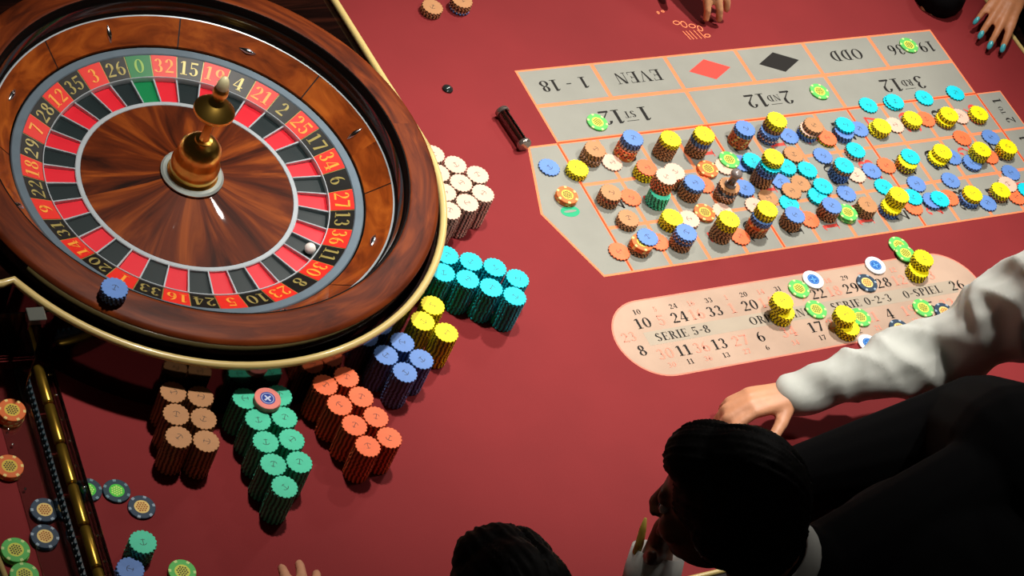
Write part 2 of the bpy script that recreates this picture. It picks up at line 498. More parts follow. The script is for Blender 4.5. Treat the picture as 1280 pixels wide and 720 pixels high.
# ------------------------------------------------------------------ the roulette wheel
wheel = tag(empty('roulette', (WX, WY, 0.0006)), 'large polished mahogany roulette wheel with red and black numbered pockets and brass turret', 'roulette wheel')
M_RIM = wood('rim_mahogany', (66, 24, 8), (100, 40, 13), (134, 60, 20), 'ring', 3.2, 60, 0.5, 0.0, .15)
M_APRON = wood('apron_mahogany', (92, 36, 9), (142, 64, 18), (182, 94, 30), 'ring', 4.0, 34, 0.5, 0.3, .12)
M_CONE = wood('cone_rosewood', (30, 9, 4), (96, 38, 11), (160, 78, 24), 'radial', 4.0, 5.0, 0.5, 0.10, .12)
M_BLACK = mat('black_lacquer', (10, 6, 5), 0.12, coat=0.8)
M_SILVER = mat('brushed_silver', (196, 206, 212), 0.3, metal=0.25, coat=.3, var=0.05, vscale=60)
M_CHROME = mat('polished_chrome', (225, 228, 230), 0.12, metal=1.0)
M_BRASS = mat('polished_brass', (236, 190, 90), 0.28, metal=1.0)
M_SEAM = mat('dark_seam', (24, 10, 6), 0.5)

def wl(name, prof, m, parent, n=128, closed=False, smooth=True):
    bm = bmesh.new(); lathe(bm, prof, n, closed)
    o = obj(name, bm, m, parent)
    if smooth: smooth_by_angle(o, 35)
    return o
wl('bowl_body', [(0, .004), (.30, .004), (.372, .012), (.386, .06), (.3865, .1395), (.33, .139), (.326, .119), (.3215, .113), (.284, .079), (.2825, .045), (.10, .040), (0, .040)], M_BLACK, wheel, closed=False)
rim = wl('rim', [(.3865, .1396), (.3872, .1425), (.3850, .1462), (.3805, .1484), (.3600, .1512), (.3420, .1534), (.3390, .1538), (.3372, .1530), (.3370, .1396)], M_RIM, wheel, closed=True)
wl('ball_track', [(.3369, .1398), (.3371, .1526), (.3350, .1530), (.3335, .1500), (.3330, .1400), (.3268, .1215), (.3225, .1155), (.327, .118)], mat('ball_track_black', (8, 5, 4), 0.6, spec=.1), wheel, closed=False)
wl('track_edge', [(.3228, .1148), (.3212, .1162), (.3195, .1152), (.3208, .1136)], M_SILVER, wheel, closed=True)
# eight veneered panels of the sloping apron and their dark seams
for k in range(8):
    c0 = math.radians(118.5 - 45 * k); c1 = c0 + math.radians(45)
    bm = bmesh.new()
    lathe(bm, [(.2845, .0838), (.3195, .1150), (.3195, .1120), (.2845, .0798)], 18, True, c0 + .004, c1 - .004)
    smooth_by_angle(obj('apron_panel', bm, M_APRON, wheel), 35)
    bm = bmesh.new()
    lathe(bm, [(.2845, .0830), (.3195, .1143), (.3195, .1125), (.2845, .0805)], 1, True, c0 - .0038, c0 + .0038)
    obj('apron_seam', bm, M_SEAM, wheel)
# ball deflectors, alternately upright and lying
bm = bmesh.new()
bmesh.ops.create_uvsphere(bm, u_segments=16, v_segments=10, radius=1.0)
for v in bm.verts:
    x, y, z = v.co
    k = 1 - .62 * abs(y) ** 1.2
    v.co = (x * .0052 * k, y * .0155, max(z, -.2) * .0050 * k)
dm = bpy.data.meshes.new('deflector'); bm.to_mesh(dm); bm.free()
dm.materials.append(M_CHROME)
for q in dm.polygons: q.use_smooth = True
slope = math.atan2(.1150 - .0838, .3195 - .2845)
for k in range(8):
    a = math.radians(96.4 - 45 * k)
    mw = Matrix.Rotation(a, 4, 'Z') @ Matrix.Translation((.3015, 0, .0993)) @ Matrix.Rotation(-slope, 4, 'Y')
    if k % 2 == 0: mw = mw @ Matrix.Rotation(PI / 2, 4, 'Z')
    share('deflector', dm, wheel, mw)

# ---- rotor
rotor = obj('rotor', (lambda b: (lathe(b, [(0, .0405), (.2815, .0405), (.2815, .0500), (.2670, .0520), (.2300, .0520), (.1720, .0520), (0, .0520)], 96), b)[1])(bmesh.new()), M_BLACK, wheel)
wl('outer_ring', [(.2818, .052), (.2818, .0800), (.2800, .0818), (.2680, .0806), (.2665, .0790), (.2665, .052)], mat('steel_blue_ring', (128, 146, 160), 0.32, metal=.5, var=.06, vscale=40), rotor, closed=True)
wl('number_line', [(.2302, .0660), (.2296, .0672), (.2284, .0672), (.2280, .0655), (.2284, .0560), (.2302, .0560)], M_SILVER, rotor, closed=True)
wl('inner_ring', [(.1788, .0562), (.1788, .0612), (.1775, .0622), (.1712, .0622), (.1705, .0612), (.1705, .0562)], M_SILVER, rotor, closed=True)
wl('cone', [(.1703, .0560), (.1703, .0615), (.12, .0690), (.075, .0765), (.052, .0825), (.040, .0850), (0, .0850), (0, .0560)], M_CONE, rotor)
ORDER = (0, 32, 15, 19, 4, 21, 2, 25, 17, 34, 6, 27, 13, 36, 11, 30, 8, 23, 10, 5, 24, 16, 33, 1, 20, 14, 31, 9, 22, 18, 29, 7, 28, 12, 35, 3, 26)
M_TRED = mat('tile_red', (236, 44, 32), 0.45); M_TBLK = mat('tile_black', (14, 13, 10), 0.45); M_TGRN = mat('tile_green', (0, 122, 62), 0.45)
M_PRED = mat('pocket_red', (226, 30, 48), 0.4); M_PBLK = mat('pocket_black', (22, 36, 38), 0.4); M_PGRN = mat('pocket_green', (0, 128, 72), 0.4)
M_NRED = mat('numeral_orange', (255, 168, 62), 0.4); M_NBLK = mat('numeral_gold', (176, 160, 92), 0.35, metal=.2); M_NGRN = mat('numeral_green_gold', (150, 190, 80), 0.4)
STEP = 2 * PI / 37
A0 = math.radians(88.4)
def sector(name, prof, m, half):
    bm = bmesh.new(); lathe(bm, prof, 4, True, -half, half)
    o = obj(name, bm, m); me = o.data; bpy.data.objects.remove(o); return me
tile_me = {k: sector('number_tile', [(.2304, .0655), (.2663, .0788), (.2663, .0755), (.2304, .0622)], m, STEP / 2 - .0035) for k, m in (('r', M_TRED), ('b', M_TBLK), ('g', M_TGRN))}
pock_me = {k: sector('pocket', [(.1790, .0575), (.2279, .0560), (.2279, .0525), (.1790, .0525)], m, STEP / 2 - .008) for k, m in (('r', M_PRED), ('b', M_PBLK), ('g', M_PGRN))}
bm = bmesh.new()
prism(bm, [(.1790, -.0011), (.2279, -.0013), (.2279, .0013), (.1790, .0011)], .0525, .0632)
bmesh.ops.bevel(bm, geom=[e for e in bm.edges if min(v.co.z for v in e.verts) > .06], offset=.0006, segments=2, affect='EDGES')
fret_me = bpy.data.meshes.new('fret'); bm.to_mesh(fret_me); bm.free(); fret_me.materials.append(M_SILVER)
bm = bmesh.new(); prism(bm, [(.2304, -.0006), (.2663, -.0006), (.2663, .0006), (.2304, .0006)], 0, .0008)
for v in bm.verts: v.co.z += .0640 + (v.co.x - .2304) * (.0133 / .0359)
gold_me = bpy.data.meshes.new('tile_divider'); bm.to_mesh(gold_me); bm.free(); gold_me.materials.append(M_NBLK)
tsl = math.atan2(.0788 - .0655, .2663 - .2304)
for i, nn in enumerate(ORDER):
    a = A0 - i * STEP
    k = 'g' if nn == 0 else ('r' if nn in REDS else 'b')
    R = Matrix.Rotation(a, 4, 'Z')
    share('number_tile', tile_me[k], rotor, R)
    share('pocket', pock_me[k], rotor, R)
    share('fret', fret_me, rotor, Matrix.Rotation(a + STEP / 2, 4, 'Z'))
    share('tile_divider', gold_me, rotor, Matrix.Rotation(a + STEP / 2, 4, 'Z'))
    mw = R @ Matrix.Translation((.2486, 0, .0729)) @ Matrix.Rotation(-tsl, 4, 'Y') @ Matrix.Rotation(-PI / 2, 4, 'Z')
    text('numeral', str(nn), None, .024, 0, {'r': M_NRED, 'b': M_NBLK, 'g': M_NGRN}[k], rotor, mw, squeeze=.92)
# ---- turret
turret = wl('turret', [(0, .0852), (.040, .0852), (.0405, .090), (.037, .0945), (.0385, .099), (.0388, .113), (.0355, .118), (.0345, .124), (.0350, .136), (.0325, .147), (.0265, .156), (.021, .160), (.0145, .163), (.0135, .1655), (.0085, .167),
                        (.0070, .172), (.0062, .200), (.0085, .214), (.0150, .219), (.0290, .2235), (.0325, .228), (.0320, .2325), (.0255, .2395), (.0150, .247), (.0085, .251), (.0065, .2535), (.0098, .259), (.0122, .2675), (.0118, .275), (.0092, .2815), (.0052, .286), (0, .288)], M_BRASS, wheel, 64)
wl('collar', [(.0405, .0856), (.0500, .0853), (.0505, .0880), (.0470, .0905), (.0408, .0905)], mat('pale_metal_collar', (196, 206, 200), .35, metal=.6), turret, 64, closed=True)
wl('finial_tip', [(.0100, .2790), (.0095, .2850), (.0086, .2905), (.0066, .2965), (.0036, .3010), (0, .3025)], mat('ivory_tip', (248, 240, 190), .25, coat=.5), turret, 24)

# ------------------------------------------------------------------ the ball
bm = bmesh.new(); bmesh.ops.create_uvsphere(bm, u_segments=28, v_segments=18, radius=.0092)
ball = tag(obj('roulette_ball', bm, mat('ivory_white_ball', (246, 244, 238), .2, coat=.5), smooth=True), 'small glossy white ball lying in the black pocket of number 11', 'ball')
ba = math.radians(-48.0)
ball.location = (WX + .2170 * math.cos(ba), WY + .2170 * math.sin(ba), .0006 + .0564 + .0092)

# ------------------------------------------------------------------ chips
CT = 0.0034
CR = 0.0200
def chip_mesh(name, kind, mats):
    """kind 'scallop' = notched colour chip with an anchor mark, 'value' = edge spots and patterned centre, 'plain' = white rim and round centre"""
    bm = bmesh.new()
    N = 72
    H = CT - 0.00006
    def rad(i, inner=0.0):
        t = i % 4
        if kind == 'scallop':
            return CR - (0.0, .0003, .0017, .0003)[t] - inner
        return CR - inner
    def ring(inner, z):
        return [bm.verts.new((rad(i, inner) * math.cos(2 * PI * i / N), rad(i, inner) * math.sin(2 * PI * i / N), z)) for i in range(N)]
    b0 = ring(.0005, 0); b1 = ring(0, .0005); t1 = ring(0, H - .0005); t0 = ring(.0006, H)
    def band(A, B, mi=0, f=None):
        for i in range(N):
            j = (i + 1) % N
            fc = bm.faces.new((A[i], A[j], B[j], B[i]))
            fc.material_index = f(i) if f else mi
    spots = (lambda i: 1 if (i // 3) % 4 == 0 else 0) if kind == 'value' else None
    edge = (lambda i: 2 if i % 4 in (1, 2) else 0) if kind == 'scallop' else spots      # notch faces coloured dark: edge stripes with the shade of stack sides painted in
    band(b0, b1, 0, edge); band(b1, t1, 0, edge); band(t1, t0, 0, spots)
    bm.faces.new(b0[::-1])
    def disc(r, z, mi, n=24, cx=0, cy=0):
        vs = [bm.verts.new((cx + r * math.cos(2 * PI * i / n), cy + r * math.sin(2 * PI * i / n), z)) for i in range(n)]
        bm.faces.new(vs).material_index = mi
    def bar(x0, y0, x1, y1, w, z, mi):
        d = Vector((x1 - x0, y1 - y0)); nx, ny = -d.y / d.length * w / 2, d.x / d.length * w / 2
        bm.faces.new([bm.verts.new(v) for v in ((x0 + nx, y0 + ny, z), (x0 - nx, y0 - ny, z), (x1 - nx, y1 - ny, z), (x1 + nx, y1 + ny, z))]).material_index = mi
    z = H + .00003
    if kind == 'scallop':
        bm.faces.new(t0)
        bar(0, -.0052, 0, .0050, .0010, z, 1); bar(-.0030, .0036, .0030, .0036, .0009, z, 1)
        last = None
        for i in range(9):
            a = math.radians(200 + 140 * i / 8)
            p = (.0052 * math.cos(a), -.0008 + .0046 * math.sin(a))
            if last: bar(last[0], last[1], p[0], p[1], .0010, z, 1)
            last = p
    elif kind == 'value':
        t2 = ring(.0042, H); t3 = ring(.0088, H)
        band(t0, t2, 0, spots); band(t2, t3, 0); bm.faces.new(t3).material_index = 2
        for i in range(-2, 3):
            for j in range(-2, 3):
                x, y = i * .0037 + (j % 2) * .0018, j * .0033
                if math.hypot(x, y) < .0092:
                    disc(.0015, z, 3, 8, x, y)
    else:
        t2 = ring(.0085, H); band(t0, t2, 0)
        bm.faces.new(t2).material_index = 2
        for k in range(4):
            a = PI / 4 + k * PI / 2
            bar(0, 0, .0062 * math.cos(a), .0062 * math.sin(a), .0026, z, 3)
        last = None
        for i in range(25):
            a = 2 * PI * i / 24
            p = (.0092 * math.cos(a), .0092 * math.sin(a))
            if last: bar(last[0], last[1], p[0], p[1], .0009, z, 3)
            last = p
    me = bpy.data.meshes.new(name)
    bm.to_mesh(me); bm.free()
    for m in mats: me.materials.append(m)
    return me
def cm(name, rgb): return mat(name, rgb, 0.5, var=.04, vscale=90, spec=.3)
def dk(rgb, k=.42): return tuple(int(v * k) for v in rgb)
CHIPC = {'T': ('tan', (188, 134, 88)), 'P': ('pale_pink', (232, 190, 168)), 'M': ('mint', (78, 216, 174)), 'O': ('orange', (248, 116, 68)),
         'C': ('cyan', (0, 208, 228)), 'Y': ('yellow', (250, 230, 10)), 'B': ('blue', (98, 138, 206))}
CHIP = {}
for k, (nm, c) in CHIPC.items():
    CHIP[k] = (nm + '_chip', chip_mesh(nm + '_chip', 'scallop', [cm('chip_' + nm, c), mat('anchor_' + nm, dk(c), .6), mat('edge_stripe_shade_' + nm, dk(c, .22), .6)]))
VAL = {'G': ('green_value_chip', (92, 196, 92), (206, 240, 150), (222, 226, 84), (84, 76, 18)),
       'R': ('orange_value_chip', (226, 110, 48), (246, 214, 130), (222, 190, 70), (78, 66, 18)),
       'N': ('navy_value_chip', (36, 60, 82), (150, 170, 186), (240, 206, 120), (170, 92, 20)),
       'H': ('navy_value_chip', (22, 58, 74), (110, 150, 160), (70, 210, 60), (200, 250, 120))}
for k, (nm, a, b, c, d) in VAL.items():
    CHIP[k] = (nm, chip_mesh(nm, 'value', [cm('chip_%s_rim' % k, a), cm('chip_%s_spot' % k, b), cm('chip_%s_centre' % k, c), cm('chip_%s_dots' % k, d)]))
CHIP['W'] = ('white_marker_chip', chip_mesh('white_marker_chip', 'plain', [cm('chip_white', (238, 240, 244)), cm('chip_white', (238, 240, 244)), cm('chip_white_centre', (18, 92, 176)), cm('chip_white_cross', (96, 168, 232))]))
CHIP['K'] = ('pink_marker_chip', chip_mesh('pink_marker_chip', 'plain', [cm('chip_salmon', (244, 140, 128)), cm('chip_salmon', (244, 140, 128)), cm('chip_salmon_centre', (22, 62, 158)), cm('chip_salmon_cross', (205, 215, 240))]))
WORD = {'T': 'tan', 'P': 'pale-pink', 'M': 'mint', 'O': 'orange', 'C': 'cyan', 'Y': 'yellow', 'B': 'blue', 'G': 'green-spotted', 'R': 'orange-spotted', 'N': 'navy-spotted', 'H': 'green-centred', 'W': 'white', 'K': 'salmon'}
ORD = ['top', 'second', 'third', 'fourth', 'fifth', 'sixth', 'seventh', 'eighth', 'ninth', 'tenth', 'eleventh', 'twelfth', 'thirteenth', 'fourteenth', 'fifteenth', 'sixteenth', 'seventeenth', 'eighteenth', 'nineteenth', 'twentieth', 'twenty-first']
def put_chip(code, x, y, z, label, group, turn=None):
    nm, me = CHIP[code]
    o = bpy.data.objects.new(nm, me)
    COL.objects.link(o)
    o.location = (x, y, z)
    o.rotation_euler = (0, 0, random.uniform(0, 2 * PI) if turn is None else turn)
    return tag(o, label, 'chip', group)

STACKS = [
('L',0,[(-0.0452, -0.0539, [('B', 1)])]),
('L',0,[(0.0012, -0.0717, [('Y', 4)])]),
('L',0,[(0.0450, -0.0455, [('T', 3), ('P', 1), ('T', 4)])]),
('L',0,[(0.1022, 0.0349, [('G', 1)])]),
('L',0,[(0.0825, -0.0609, [('P', 1)])]),
('L',0,[(0.1190, -0.0434, [('R', 2), ('O', 2), ('R', 1), ('O', 1)]),(0.1221, -0.0415, [('P', 2), ('B', 4)])]),
('L',0,[(0.1313, -0.0955, [('Y', 5), ('O', 1)])]),
('L',0,[(0.0290, -0.1423, [('T', 4), ('O', 1), ('T', 2)])]),
('L',0,[(0.0790, -0.1427, [('O', 1)])]),
('L',0,[(0.0409, -0.1954, [('T', 4)])]),
('L',0,[(0.0351, -0.2544, [('T', 3), ('R', 3)]),(0.0477, -0.2485, [('B', 1)])]),
('L',0,[(-0.0054, -0.2542, [('O', 1)])]),
('L',0,[(0.0805, -0.2463, [('O', 1)])]),
('L',0,[(0.1970, -0.0540, [('T', 9), ('Y', 3)])]),
('L',0,[(0.2656, -0.0578, [('T', 6), ('P', 2), ('B', 3), ('Y', 3)])]),
('L',0,[(0.2660, -0.1047, [('R', 2)])]),
('L',1,[(0.3218, -0.0905, [('G', 1)])]),
('L',0,[(0.3064, -0.1019, [('P', 1)])]),
('L',0,[(0.3679, -0.0480, [('R', 1), ('O', 1), ('R', 1), ('O', 1), ('R', 2), ('O', 1), ('R', 1), ('B', 3)])]),
('L',0,[(0.1223, -0.1593, [('M', 8)]),(0.1256, -0.1497, [('O', 1), ('T', 1), ('O', 1), ('T', 1), ('O', 1), ('T', 1), ('O', 1), ('T', 1), ('P', 1)])]),
('L',0,[(0.1730, -0.1203, [('T', 7), ('O', 1), ('P', 1)])]),
('L',0,[(0.1964, -0.1533, [('T', 7), ('B', 3)])]),
('L',0,[(0.1222, -0.2112, [('Y', 6)])]),
('L',0,[(0.1650, -0.2100, [('P', 2)])]),
('L',0,[(0.1193, -0.2579, [('T', 5), ('B', 2), ('P', 1), ('B', 2)])]),
('L',0,[(0.2407, -0.1363, [('O', 1)])]),
('L',0,[(0.2668, -0.1672, [('T', 3), ('P', 2), ('N', 2), ('T', 2)])]),
('L',0,[(0.3469, -0.1001, [('B', 1)])]),
('L',0,[(0.3170, -0.1582, [('B', 2)])]),
('L',0,[(0.2043, -0.2004, [('R', 2)])]),
('L',0,[(0.2083, -0.2524, [('T', 9), ('Y', 5)])]),
('L',0,[(0.2448, -0.2013, [('P', 1)])]),
('L',0,[(0.2480, -0.2605, [('O', 1)])]),
('L',0,[(0.4357, -0.0470, [('B', 2), ('P', 1), ('B', 3)]),(0.4414, -0.0420, [('T', 3), ('Y', 4)])]),
('L',0,[(0.4848, -0.0504, [('B', 1)])]),
('L',1,[(0.3631, -0.1051, [('B', 2), ('C', 1)])]),
('L',0,[(0.3614, -0.1456, [('T', 8), ('B', 4)]),(0.3630, -0.1462, [('C', 2)]),(0.3671, -0.1398, [('Y', 4)])]),
('L',0,[(0.4654, -0.0970, [('T', 2)])]),
('L',0,[(0.4331, -0.1234, [('C', 2)])]),
('L',0,[(0.4737, -0.1366, [('C', 2)])]),
('L',0,[(0.4034, -0.1533, [('B', 1)])]),
('L',0,[(0.4428, -0.1628, [('T', 1)])]),
('L',1,[(0.4107, -0.1798, [('T', 1)])]),
('L',0,[(0.2874, -0.2512, [('T', 5), ('R', 2), ('P', 1), ('B', 3)]),(0.2913, -0.2480, [('Y', 5)])]),
('L',0,[(0.3176, -0.1992, [('P', 1)])]),
('L',0,[(0.3558, -0.1857, [('T', 1)])]),
('L',0,[(0.3916, -0.2046, [('C', 1)])]),
('L',0,[(0.3653, -0.2491, [('T', 7), ('B', 1)])]),
('L',0,[(0.4123, -0.2460, [('O', 1)])]),
('L',0,[(0.5253, -0.0516, [('B', 3), ('Y', 1), ('P', 1)]),(0.5302, -0.0516, [('T', 3)])]),
('L',0,[(0.5619, -0.0688, [('Y', 1), ('O', 1)])]),
('L',0,[(0.5300, -0.1065, [('B', 1)])]),
('L',0,[(0.6022, -0.0644, [('B', 4)]),(0.6069, -0.0539, [('C', 2)])]),
('L',0,[(0.6493, -0.0550, [('B', 1)])]),
('L',0,[(0.6031, -0.1088, [('P', 2), ('C', 1)])]),
('L',0,[(0.5347, -0.1563, [('B', 6), ('T', 2), ('C', 1)])]),
('L',0,[(0.5749, -0.1610, [('P', 1)])]),
('L',0,[(0.6153, -0.1567, [('B', 1)])]),
('L',0,[(0.6551, -0.1490, [('O', 1)])]),
('L',2,[(0.4800, -0.1813, [('C', 1)])]),
('L',0,[(0.4592, -0.1998, [('C', 2)])]),
('L',0,[(0.4555, -0.2401, [('T', 6), ('P', 1), ('B', 1)])]),
('L',0,[(0.5273, -0.1999, [('B', 1)])]),
('L',0,[(0.4959, -0.2483, [('G', 3)])]),
('L',0,[(0.5390, -0.2454, [('T', 6)])]),
('L',0,[(0.6181, -0.1971, [('C', 1)])]),
('L',0,[(0.5925, -0.2534, [('B', 3), ('Y', 2)]),(0.6039, -0.2458, [('Y', 6)])]),
('L',0,[(0.7073, -0.0001, [('C', 1)])]),
('L',0,[(0.7663, -0.0012, [('C', 1)]),(0.7707, -0.0007, [('C', 1)])]),
('L',0,[(0.8485, 0.0024, [('C', 1)])]),
('L',0,[(0.9307, 0.0050, [('C', 1)])]),
('L',0,[(0.6888, -0.0638, [('Y', 2)]),(0.6909, -0.0654, [('Y', 3)])]),
('L',0,[(0.7367, -0.0561, [('P', 1)])]),
('L',0,[(0.7772, -0.0541, [('T', 1), ('Y', 3)])]),
('L',0,[(0.8175, -0.0506, [('O', 1)])]),
('L',0,[(0.8563, -0.0620, [('T', 1), ('Y', 2)]),(0.8610, -0.0596, [('Y', 3)])]),
('L',0,[(0.9018, -0.0545, [('P', 1)])]),
('L',0,[(0.9418, -0.0610, [('O', 1), ('Y', 3)])]),
('L',0,[(0.8715, -0.1074, [('O', 1)])]),
('L',0,[(0.9403, -0.1152, [('B', 1)])]),
('L',0,[(0.6949, -0.1563, [('T', 1), ('Y', 1), ('T', 1), ('Y', 2)]),(0.7049, -0.1486, [('C', 1)])]),
('L',0,[(0.7767, -0.1515, [('B', 1), ('Y', 2)]),(0.7852, -0.1477, [('Y', 3)])]),
('L',0,[(0.8172, -0.1500, [('B', 1)])]),
('L',0,[(0.8512, -0.1720, [('B', 2)]),(0.8717, -0.1594, [('Y', 6)])]),
('L',0,[(0.9047, -0.1602, [('O', 1)])]),
('L',0,[(0.9451, -0.1567, [('T', 1), ('Y', 5)])]),
('L',0,[(0.9285, -0.2059, [('B', 1)])]),
('L',0,[(0.8618, -0.2537, [('T', 2), ('Y', 3)])]),
('L',1,[(0.8978, -0.2351, [('P', 1)])]),
('L',0,[(0.9009, -0.2642, [('O', 1)])]),
('L',1,[(0.9327, -0.2555, [('C', 1)])]),
('L',0,[(0.7856, -0.2566, [('B', 3)]),(0.7881, -0.2541, [('Y', 3)])]),
('L',0,[(0.8242, -0.2688, [('B', 1)])]),
('L',0,[(0.7772, -0.2046, [('B', 1)])]),
('L',0,[(0.6949, -0.2007, [('B', 1)])]),
('L',1,[(0.6629, -0.2326, [('C', 1)])]),
('L',0,[(0.6529, -0.2525, [('O', 1)])]),
('L',0,[(0.7007, -0.2471, [('B', 2)])]),
('L',2,[(0.7170, -0.2483, [('C', 1)])]),
('L',0,[(0.7473, -0.2436, [('O', 1)])]),
('L',0,[(-0.0471, -0.1244, [('R', 3)])]),
('L',0,[(0.6175, 0.0478, [('G', 1)])]),
('L',0,[(0.9006, 0.1396, [('G', 1)])]),
('R',0,[(0.3003, -0.3908, [('G', 1)])]),
('R',0,[(0.3410, -0.3766, [('W', 1)])]),
('R',0,[(0.4879, -0.3676, [('W', 1)])]),
('R',0,[(0.4465, -0.4020, [('N', 1)])]),
('R',0,[(0.5658, -0.3327, [('G', 1)])]),
('R',1,[(0.5646, -0.3546, [('G', 1)])]),
('R',0,[(0.5603, -0.4007, [('Y', 5)]),(0.5687, -0.3901, [('Y', 5)])]),
('R',0,[(0.3089, -0.4388, [('G', 1)])]),
('R',0,[(0.2287, -0.4423, [('Y', 6)]),(0.2227, -0.4321, [('Y', 5)])]),
('R',0,[(0.3400, -0.4952, [('Y', 5)]),(0.3329, -0.4792, [('Y', 5)])]),
('R',0,[(0.3879, -0.4710, [('G', 1)])]),
('R',0,[(0.3700, -0.5273, [('W', 1)])]),
('R',0,[(0.4529, -0.5081, [('N', 1)])]),
('R',0,[(0.5291, -0.4739, [('G', 1)])]),
('R',0,[(0.5687, -0.4902, [('N', 1)])]),
('O',0,[(-0.1003, 0.3376, [('T', 4)])]),
('O',0,[(-0.0390, 0.3410, [('B', 1), ('P', 1), ('T', 4)])]),
('O',0,[(-1.0688, -0.5317, [('H', 1)])]),
('O',0,[(-1.0297, -0.5420, [('H', 1)])]),
('O',0,[(-1.0041, -0.5758, [('N', 1)])]),
('O',0,[(-1.0372, -0.6514, [('M', 10)])]),
('O',0,[(-1.0645, -0.6821, [('B', 6)])]),
('O',0,[(-0.9874, -0.6948, [('G', 2)])]),
('O',0,[(-1.1364, -0.3842, [('R', 5)])]),
('O',0,[(-1.1684, -0.4731, [('R', 3)])]),
('O',1,[(-1.1428, -0.5533, [('N', 1)])]),
('O',0,[(-1.1573, -0.5956, [('N', 2)])]),
('O',0,[(-1.2048, -0.6103, [('G', 3)])]),
('O',0,[(-1.2060, -0.6516, [('G', 3)])]),
('K',0,[(-0.9168, -0.4341, [('T', 20)])]),
('K',0,[(-0.8793, -0.4496, [('T', 20)])]),
('K',0,[(-0.9272, -0.4732, [('T', 20)])]),
('K',0,[(-0.8898, -0.4887, [('T', 20)])]),
('K',0,[(-0.9384, -0.5124, [('T', 20)])]),
('K',0,[(-0.9009, -0.5276, [('T', 20)])]),
('K',0,[(-0.8137, -0.4660, [('M', 20)])]),
('K',0,[(-0.7601, -0.4711, [('M', 20)])]),
('K',0,[(-0.8096, -0.5066, [('M', 20)])]),
('K',0,[(-0.7683, -0.5108, [('M', 20)])]),
('K',0,[(-0.8137, -0.5468, [('M', 20)])]),
('K',0,[(-0.7734, -0.5510, [('M', 20)])]),
('K',0,[(-0.8182, -0.5871, [('M', 20)])]),
('K',0,[(-0.7779, -0.5913, [('M', 20)])]),
('K',0,[(-0.8170, -0.6276, [('M', 20)])]),
('K',0,[(-0.6818, -0.4663, [('O', 20)])]),
('K',0,[(-0.6421, -0.4585, [('O', 20)])]),
('K',0,[(-0.6744, -0.5061, [('O', 20)])]),
('K',0,[(-0.6347, -0.4983, [('O', 20)])]),
('K',0,[(-0.6669, -0.5459, [('O', 20)])]),
('K',0,[(-0.6271, -0.5381, [('O', 20)])]),
('K',0,[(-0.6622, -0.5861, [('O', 20)])]),
('K',0,[(-0.6225, -0.5783, [('O', 20)])]),
('K',0,[(-0.5613, -0.4309, [('B', 20)])]),
('K',0,[(-0.5241, -0.4121, [('B', 20)])]),
('K',0,[(-0.5452, -0.4680, [('B', 20)])]),
('K',0,[(-0.5077, -0.4491, [('B', 20)])]),
('K',0,[(-0.4722, -0.3790, [('Y', 20)])]),
('K',0,[(-0.4419, -0.3522, [('Y', 20)])]),
('K',0,[(-0.4433, -0.4074, [('Y', 20)])]),
('K',0,[(-0.3712, -0.2586, [('C', 20)])]),
('K',0,[(-0.3939, -0.2921, [('C', 20)])]),
('K',0,[(-0.3358, -0.2784, [('C', 20)])]),
('K',0,[(-0.3586, -0.3119, [('C', 20)])]),
('K',0,[(-0.2998, -0.2969, [('C', 20)])]),
('K',0,[(-0.3255, -0.3352, [('C', 20)])]),
('K',0,[(-0.2709, -0.3252, [('C', 20)])]),
('K',0,[(-0.2929, -0.3592, [('C', 20)])]),
('K',0,[(-0.2687, -0.0754, [('P', 20)])]),
('K',0,[(-0.2386, -0.1025, [('P', 20)])]),
('K',0,[(-0.2771, -0.1154, [('P', 20)])]),
('K',0,[(-0.2478, -0.1432, [('P', 20)])]),
('K',0,[(-0.2855, -0.1585, [('P', 20)])]),
('K',0,[(-0.3245, -0.1696, [('P', 20)])]),
('K',0,[(-0.2978, -0.0472, [('P', 20)])]),
('K',0,[(-0.3073, -0.0884, [('P', 20)])]),
('K',0,[(-0.3148, -0.1303, [('P', 20)])])]

STACKS = [(kd, lv, [(sx, sy, ''.join(cc * nn for cc, nn in runs)) for sx, sy, runs in sg]) for kd, lv, sg in STACKS]
def imx(x, y): return x * 0.80 + y * (-.36)          # left to right as seen from the viewer's side of the table
BASE = 0.0010
def zone(x, y):
    if y > GB: return 'even-chance boxes'
    if y > .012: return 'dozen boxes'
    row = 'far' if y > -.1 else 'middle' if y > -.2 else 'near'
    if x < -.02: return 'zero box'
    k = 'first' if x < DW else 'second' if x < 2 * DW else 'third'
    return '%s row of %s dozen' % (row, k)
lay_info = {}
for idx, (kind, b, segs) in enumerate(STACKS):
    if kind in 'LR':
        zz = 'racetrack' if kind == 'R' else zone(segs[0][0], segs[0][1])
        lay_info.setdefault((zz, segs[-1][2][-1]), []).append((imx(*segs[0][:2]), idx))
rank = {}
for key, l in lay_info.items():
    l.sort()
    for r, (_, idx) in enumerate(l):
        rank[idx] = (key, r, len(l))
OTHER = ['left tan stack, far felt', 'right tan stack, far felt', 'touching the clear rack', 'second from the clear rack', 'alone on felt, spotted with yellow centre',
         'in the mint stack near the bottom left corner', 'in the blue stack below the mint stack', 'at the bottom edge right of the blue stack', 'left of the clear rack, upper stack', 'left of the clear rack, lower stack',
         'left of the rack, upper of two', 'left of the rack, lower of two', 'in the dim corner stack, upper', 'in the dim corner stack, lower']
